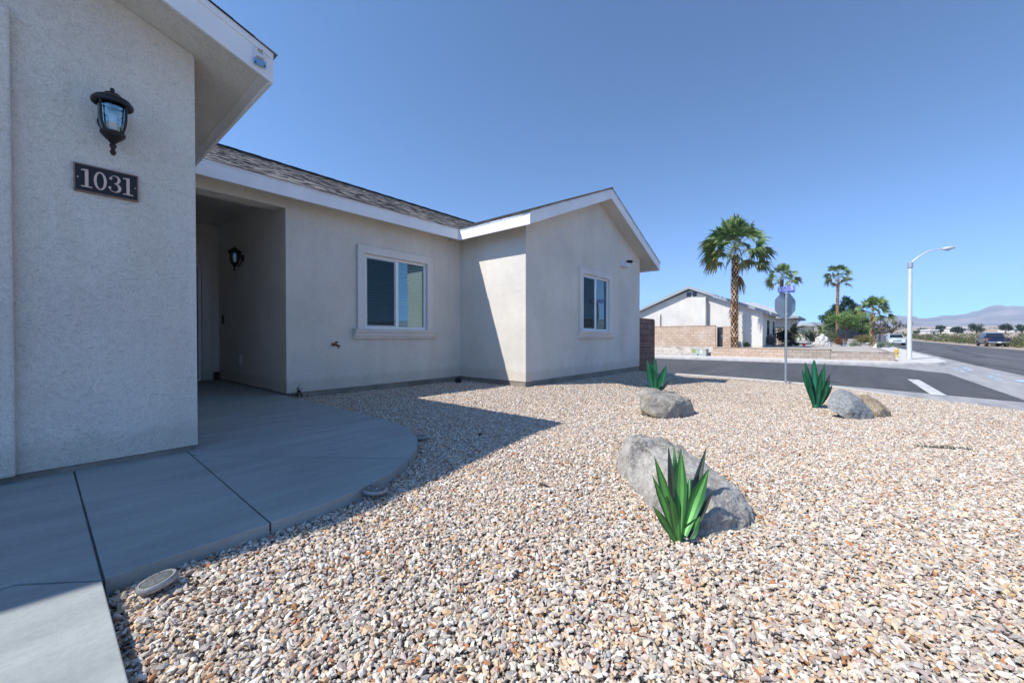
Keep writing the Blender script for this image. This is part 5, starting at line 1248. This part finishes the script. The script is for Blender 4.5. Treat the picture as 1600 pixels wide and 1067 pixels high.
def far_block(name, label, px0, px1, ytop, ybot, d, roof='white', depth=6):
    a, b = on_d(px0, ytop, d), on_d(px1, ytop, d); z0_ = zt(a.x) - .2; t = thing(name, label, 'building', ((a.x + b.x) / 2, (a.y + b.y) / 2, z0_))
    back = cdir * depth; q = [a, b, b + back, a + back]; m = MB(); m.hexa([Vector((p.x, p.y, z0_)) for p in q] + [Vector((p.x, p.y, a.z - .4)) for p in q]); m.build('wall', M['stucco2'], t)
    ex = (b - a).normalized() * .4; q = [a - ex - cdir * .4, b + ex - cdir * .4, b + ex + back, a - ex + back]; m = MB(); m.hexa([Vector((p.x, p.y, a.z - .4)) for p in q] + [Vector((p.x, p.y, a.z)) for p in q]); m.build('roof', M[roof], t)
    mid = a.lerp(b, .5); w_ = (b - a) * .12; q0 = mid - w_ - cdir * .03; q1 = mid + w_ - cdir * .03; m = MB(); m.hexa([Vector((p.x, p.y, z0_)) for p in (q0, q1, q1 + cdir * .02, q0 + cdir * .02)] + [Vector((p.x, p.y, z0_ + (a.z - z0_) * .6)) for p in (q0, q1, q1 + cdir * .02, q0 + cdir * .02)]); m.build('door', M['darkwin'], t)
far_block('white_shed', 'small white shed on the plain right of the street lamp', 1453, 1465, 515, 521, 170)
far_block('long_building', 'long low white-roofed building among far trees', 1490, 1515, 511.5, 519, 190)
far_block('far_house', 'pale low house at the right horizon between green trees', 1583, 1592, 512, 518, 190)

# ================================================================ VEHICLES (front faces +x, origin on the ground)
def make_car(kind, label, loc, rz, paint, cat):
    t = thing('pickup_truck' if kind == 'pickup' else 'parked_car', label, cat, (0, 0, 0))
    if kind == 'pickup':
        L_, W_, cl = 5.6, 1.95, .42; prof = [(-2.8, .55), (-2.8, 1.12), (-.75, 1.14), (-.75, 1.18), (1.15, 1.18), (1.35, 1.14), (2.55, 1.05), (2.78, .92), (2.8, .5), (2.5, .42), (-2.6, .45)]
        cab = [(-.95, 1.17), (-.72, 1.80), (.45, 1.84), (1.25, 1.18)]; wx = (-1.75, 1.82)
    else:
        L_, W_, cl = 4.8, 1.9, .35; prof = [(-2.35, .5), (-2.38, .95), (-2.2, 1.05), (1.1, 1.05), (2.1, .94), (2.32, .78), (2.36, .42), (2.1, .33), (-2.2, .36)]
        cab = [(-2.2, 1.045), (-1.95, 1.68), (.2, 1.72), (1.2, 1.05)]; wx = (-1.42, 1.42)
    hw = W_ / 2
    m = MB(); m.prism(prof, 'y', -hw, hw); body = m.build('body', paint, t, smooth=True, bevel=.06)
    m = MB(); ci = .17
    n = len(cab); lo = [(x, -hw + .04 + (z > 1.3) * ci, z) for x, z in cab]; hi = [(x, hw - .04 - (z > 1.3) * ci, z) for x, z in cab]; i = m.addv(lo + hi)
    m.face(range(i, i + n)); m.face(range(i + 2 * n - 1, i + n - 1, -1))
    for q in range(n): j = (q + 1) % n; m.face((i + q, i + n + q, i + n + j, i + j))
    m.build('cabin', paint, t, smooth=True, bevel=.05)
    def lerp3(a, b, f): return Vector(a).lerp(Vector(b), f)
    # glass panels just proud of the cabin
    def panel_g(nm, P, off):
        m = MB(); m.hexa([p + off * .25 for p in P] + [p + off for p in P]); m.build(nm, M['carglass'], t, bevel=.0)
    A, B, C_, D = cab
    for s_ in (-1, 1):
        y0_ = s_ * (hw - .04); y1_ = s_ * (hw - .04 - ci)
        P = [Vector((A[0] + .22, y0_, A[1] + .06)), Vector((D[0] - .25, y0_, D[1] + .06)), Vector((C_[0] - .02, y1_, C_[1] - .1)), Vector((B[0] + .1, y1_, B[1] - .1))]
        f = (P[0].z - 1.17) ; panel_g('side_window', [p - Vector((0, s_ * .03 * (1 if q < 2 else 0), 0)) for q, p in enumerate(P)], Vector((0, s_ * .03, .0)))
    def pane_x(a, b, nm, sgn):
        P = [Vector((a[0], -(hw - .16), a[1])).lerp(Vector((b[0], -(hw - .28), b[1])), .12), Vector((a[0], hw - .16, a[1])).lerp(Vector((b[0], hw - .28, b[1])), .12), Vector((a[0], hw - .16, a[1])).lerp(Vector((b[0], hw - .30, b[1])), .86), Vector((a[0], -(hw - .16), a[1])).lerp(Vector((b[0], -(hw - .30), b[1])), .86)]
        panel_g(nm, P, Vector((sgn * .03, 0, .012)))
    pane_x(D, C_, 'windscreen', 1); pane_x(A, B, 'rear_window', -1)
    if kind == 'pickup':
        m = MB(); m.box(-2.72, -.85, -hw + .12, hw - .12, 1.1405, 1.146); m.build('bed_liner', M['black'], t)
        m = MB(); m.box(-2.815, -2.80, -hw + .1, hw - .1, .72, 1.10); m.build('tailgate', paint, t, bevel=.01)
    for x in wx:
        for s_ in (-1, 1):
            Mx = Matrix.Rotation(R(90), 3, 'X'); r_ = .37 if kind == 'pickup' else .33; c = (x, s_ * (hw - .10), r_)
            m = MB(); m.lathe([(r_ * .62, -.11), (r_ * .95, -.11), (r_, -.07), (r_, .07), (r_ * .95, .11), (r_ * .62, .11)], c, 24, Mx); wh = m.build('wheel', M['tyre'], t, smooth=True)
            m = MB(); m.lathe([(0, -.10), (r_ * .3, -.115), (r_ * .62, -.105), (r_ * .62, .105), (r_ * .3, .115), (0, .10)], c, 20, Mx); m.build('rim', M['rim'], wh, smooth=True)
            m = MB(); m.lathe([(r_ * 1.16, -.02), (r_ * 1.16, .02), (0, .02)], (x, s_ * (hw - .01), r_ + .02), 20, Mx); m.build('wheel_arch', M['black'], t)
    LR, LW = m_plain('tail lamp red', (.22, .012, .018), .2), m_plain('head lamp', (.6, .62, .64), .12)
    fx = prof[7][0] if kind == 'pickup' else prof[5][0]; bx_ = -2.8 if kind == 'pickup' else -2.38
    for s_ in (-1, 1):
        a, b = sorted((s_ * (hw - .30), s_ * (hw - .06)))
        m = MB(); m.box(fx - .06, fx + .035, a, b, .66 if kind != 'pickup' else .78, .80 if kind != 'pickup' else .95); m.build('headlight', LW, t, bevel=.01)
        a, b = sorted((s_ * (hw - .11), s_ * (hw + .004)))
        m = MB(); m.box(bx_ - .012, bx_ + .10, a, b, .80, 1.04); m.build('tail_light', LR, t, bevel=.01)
        a, b = sorted((s_ * (hw + .01), s_ * (hw + .20))); m = MB(); m.box(cab[3][0] - .35, cab[3][0] - .25, a, b, 1.12, 1.27); m.build('mirror', paint, t, bevel=.02)
    m = MB(); m.box(-hw * 0 + bx_ - .10, bx_ + .03, -hw + .03, hw - .03, .46, .66); m.build('rear_bumper', M['chrome'] if kind == 'pickup' else paint, t, bevel=.03)
    m = MB(); m.box((2.74 if kind == 'pickup' else 2.30), (2.88 if kind == 'pickup' else 2.44), -hw + .05, hw - .05, .36, .58); m.build('front_bumper', M['chrome'] if kind == 'pickup' else paint, t, bevel=.03)
    m = MB(); m.box(fx - .02, fx + .04, -.5, .5, .62, .76); m.build('grille', M['black'], t)
    m = MB(); m.box(bx_ - .115, bx_ - .1005, -.16, .16, .49, .64); m.build('number_plate', M['plastic'], t)
    t.location = loc; t.rotation_euler = (0, 0, rz); return t
def paint(n, c): k = NT(n); return k.fin(c, .3, None, .3, coat=.8)
pb = on_d(1553, 530, 53); make_car('pickup', 'dark blue pickup seen from behind on the dirt shoulder of the main road', (pb.x + 2, -15.6, zt(pb.x)), R(2), paint('navy paint', (.012, .022, .07)), 'pickup truck')
sv = on_d(1401, 530, 61); make_car('suv', 'white car facing the camera beyond the hydrant on the main road', (sv.x + 1.5, sv.y, zt(sv.x)), R(180), paint('white car paint', (.62, .68, .68)), 'car')
bp_ = on_d(1322, 528, 52); make_car('pickup', 'black pickup parked sideways behind the light green tree', (bp_.x, bp_.y, .12), R(-84), paint('black paint', (.006, .008, .016)), 'pickup truck')
# desert-side trailer behind parked car is too indistinct in the photo to build
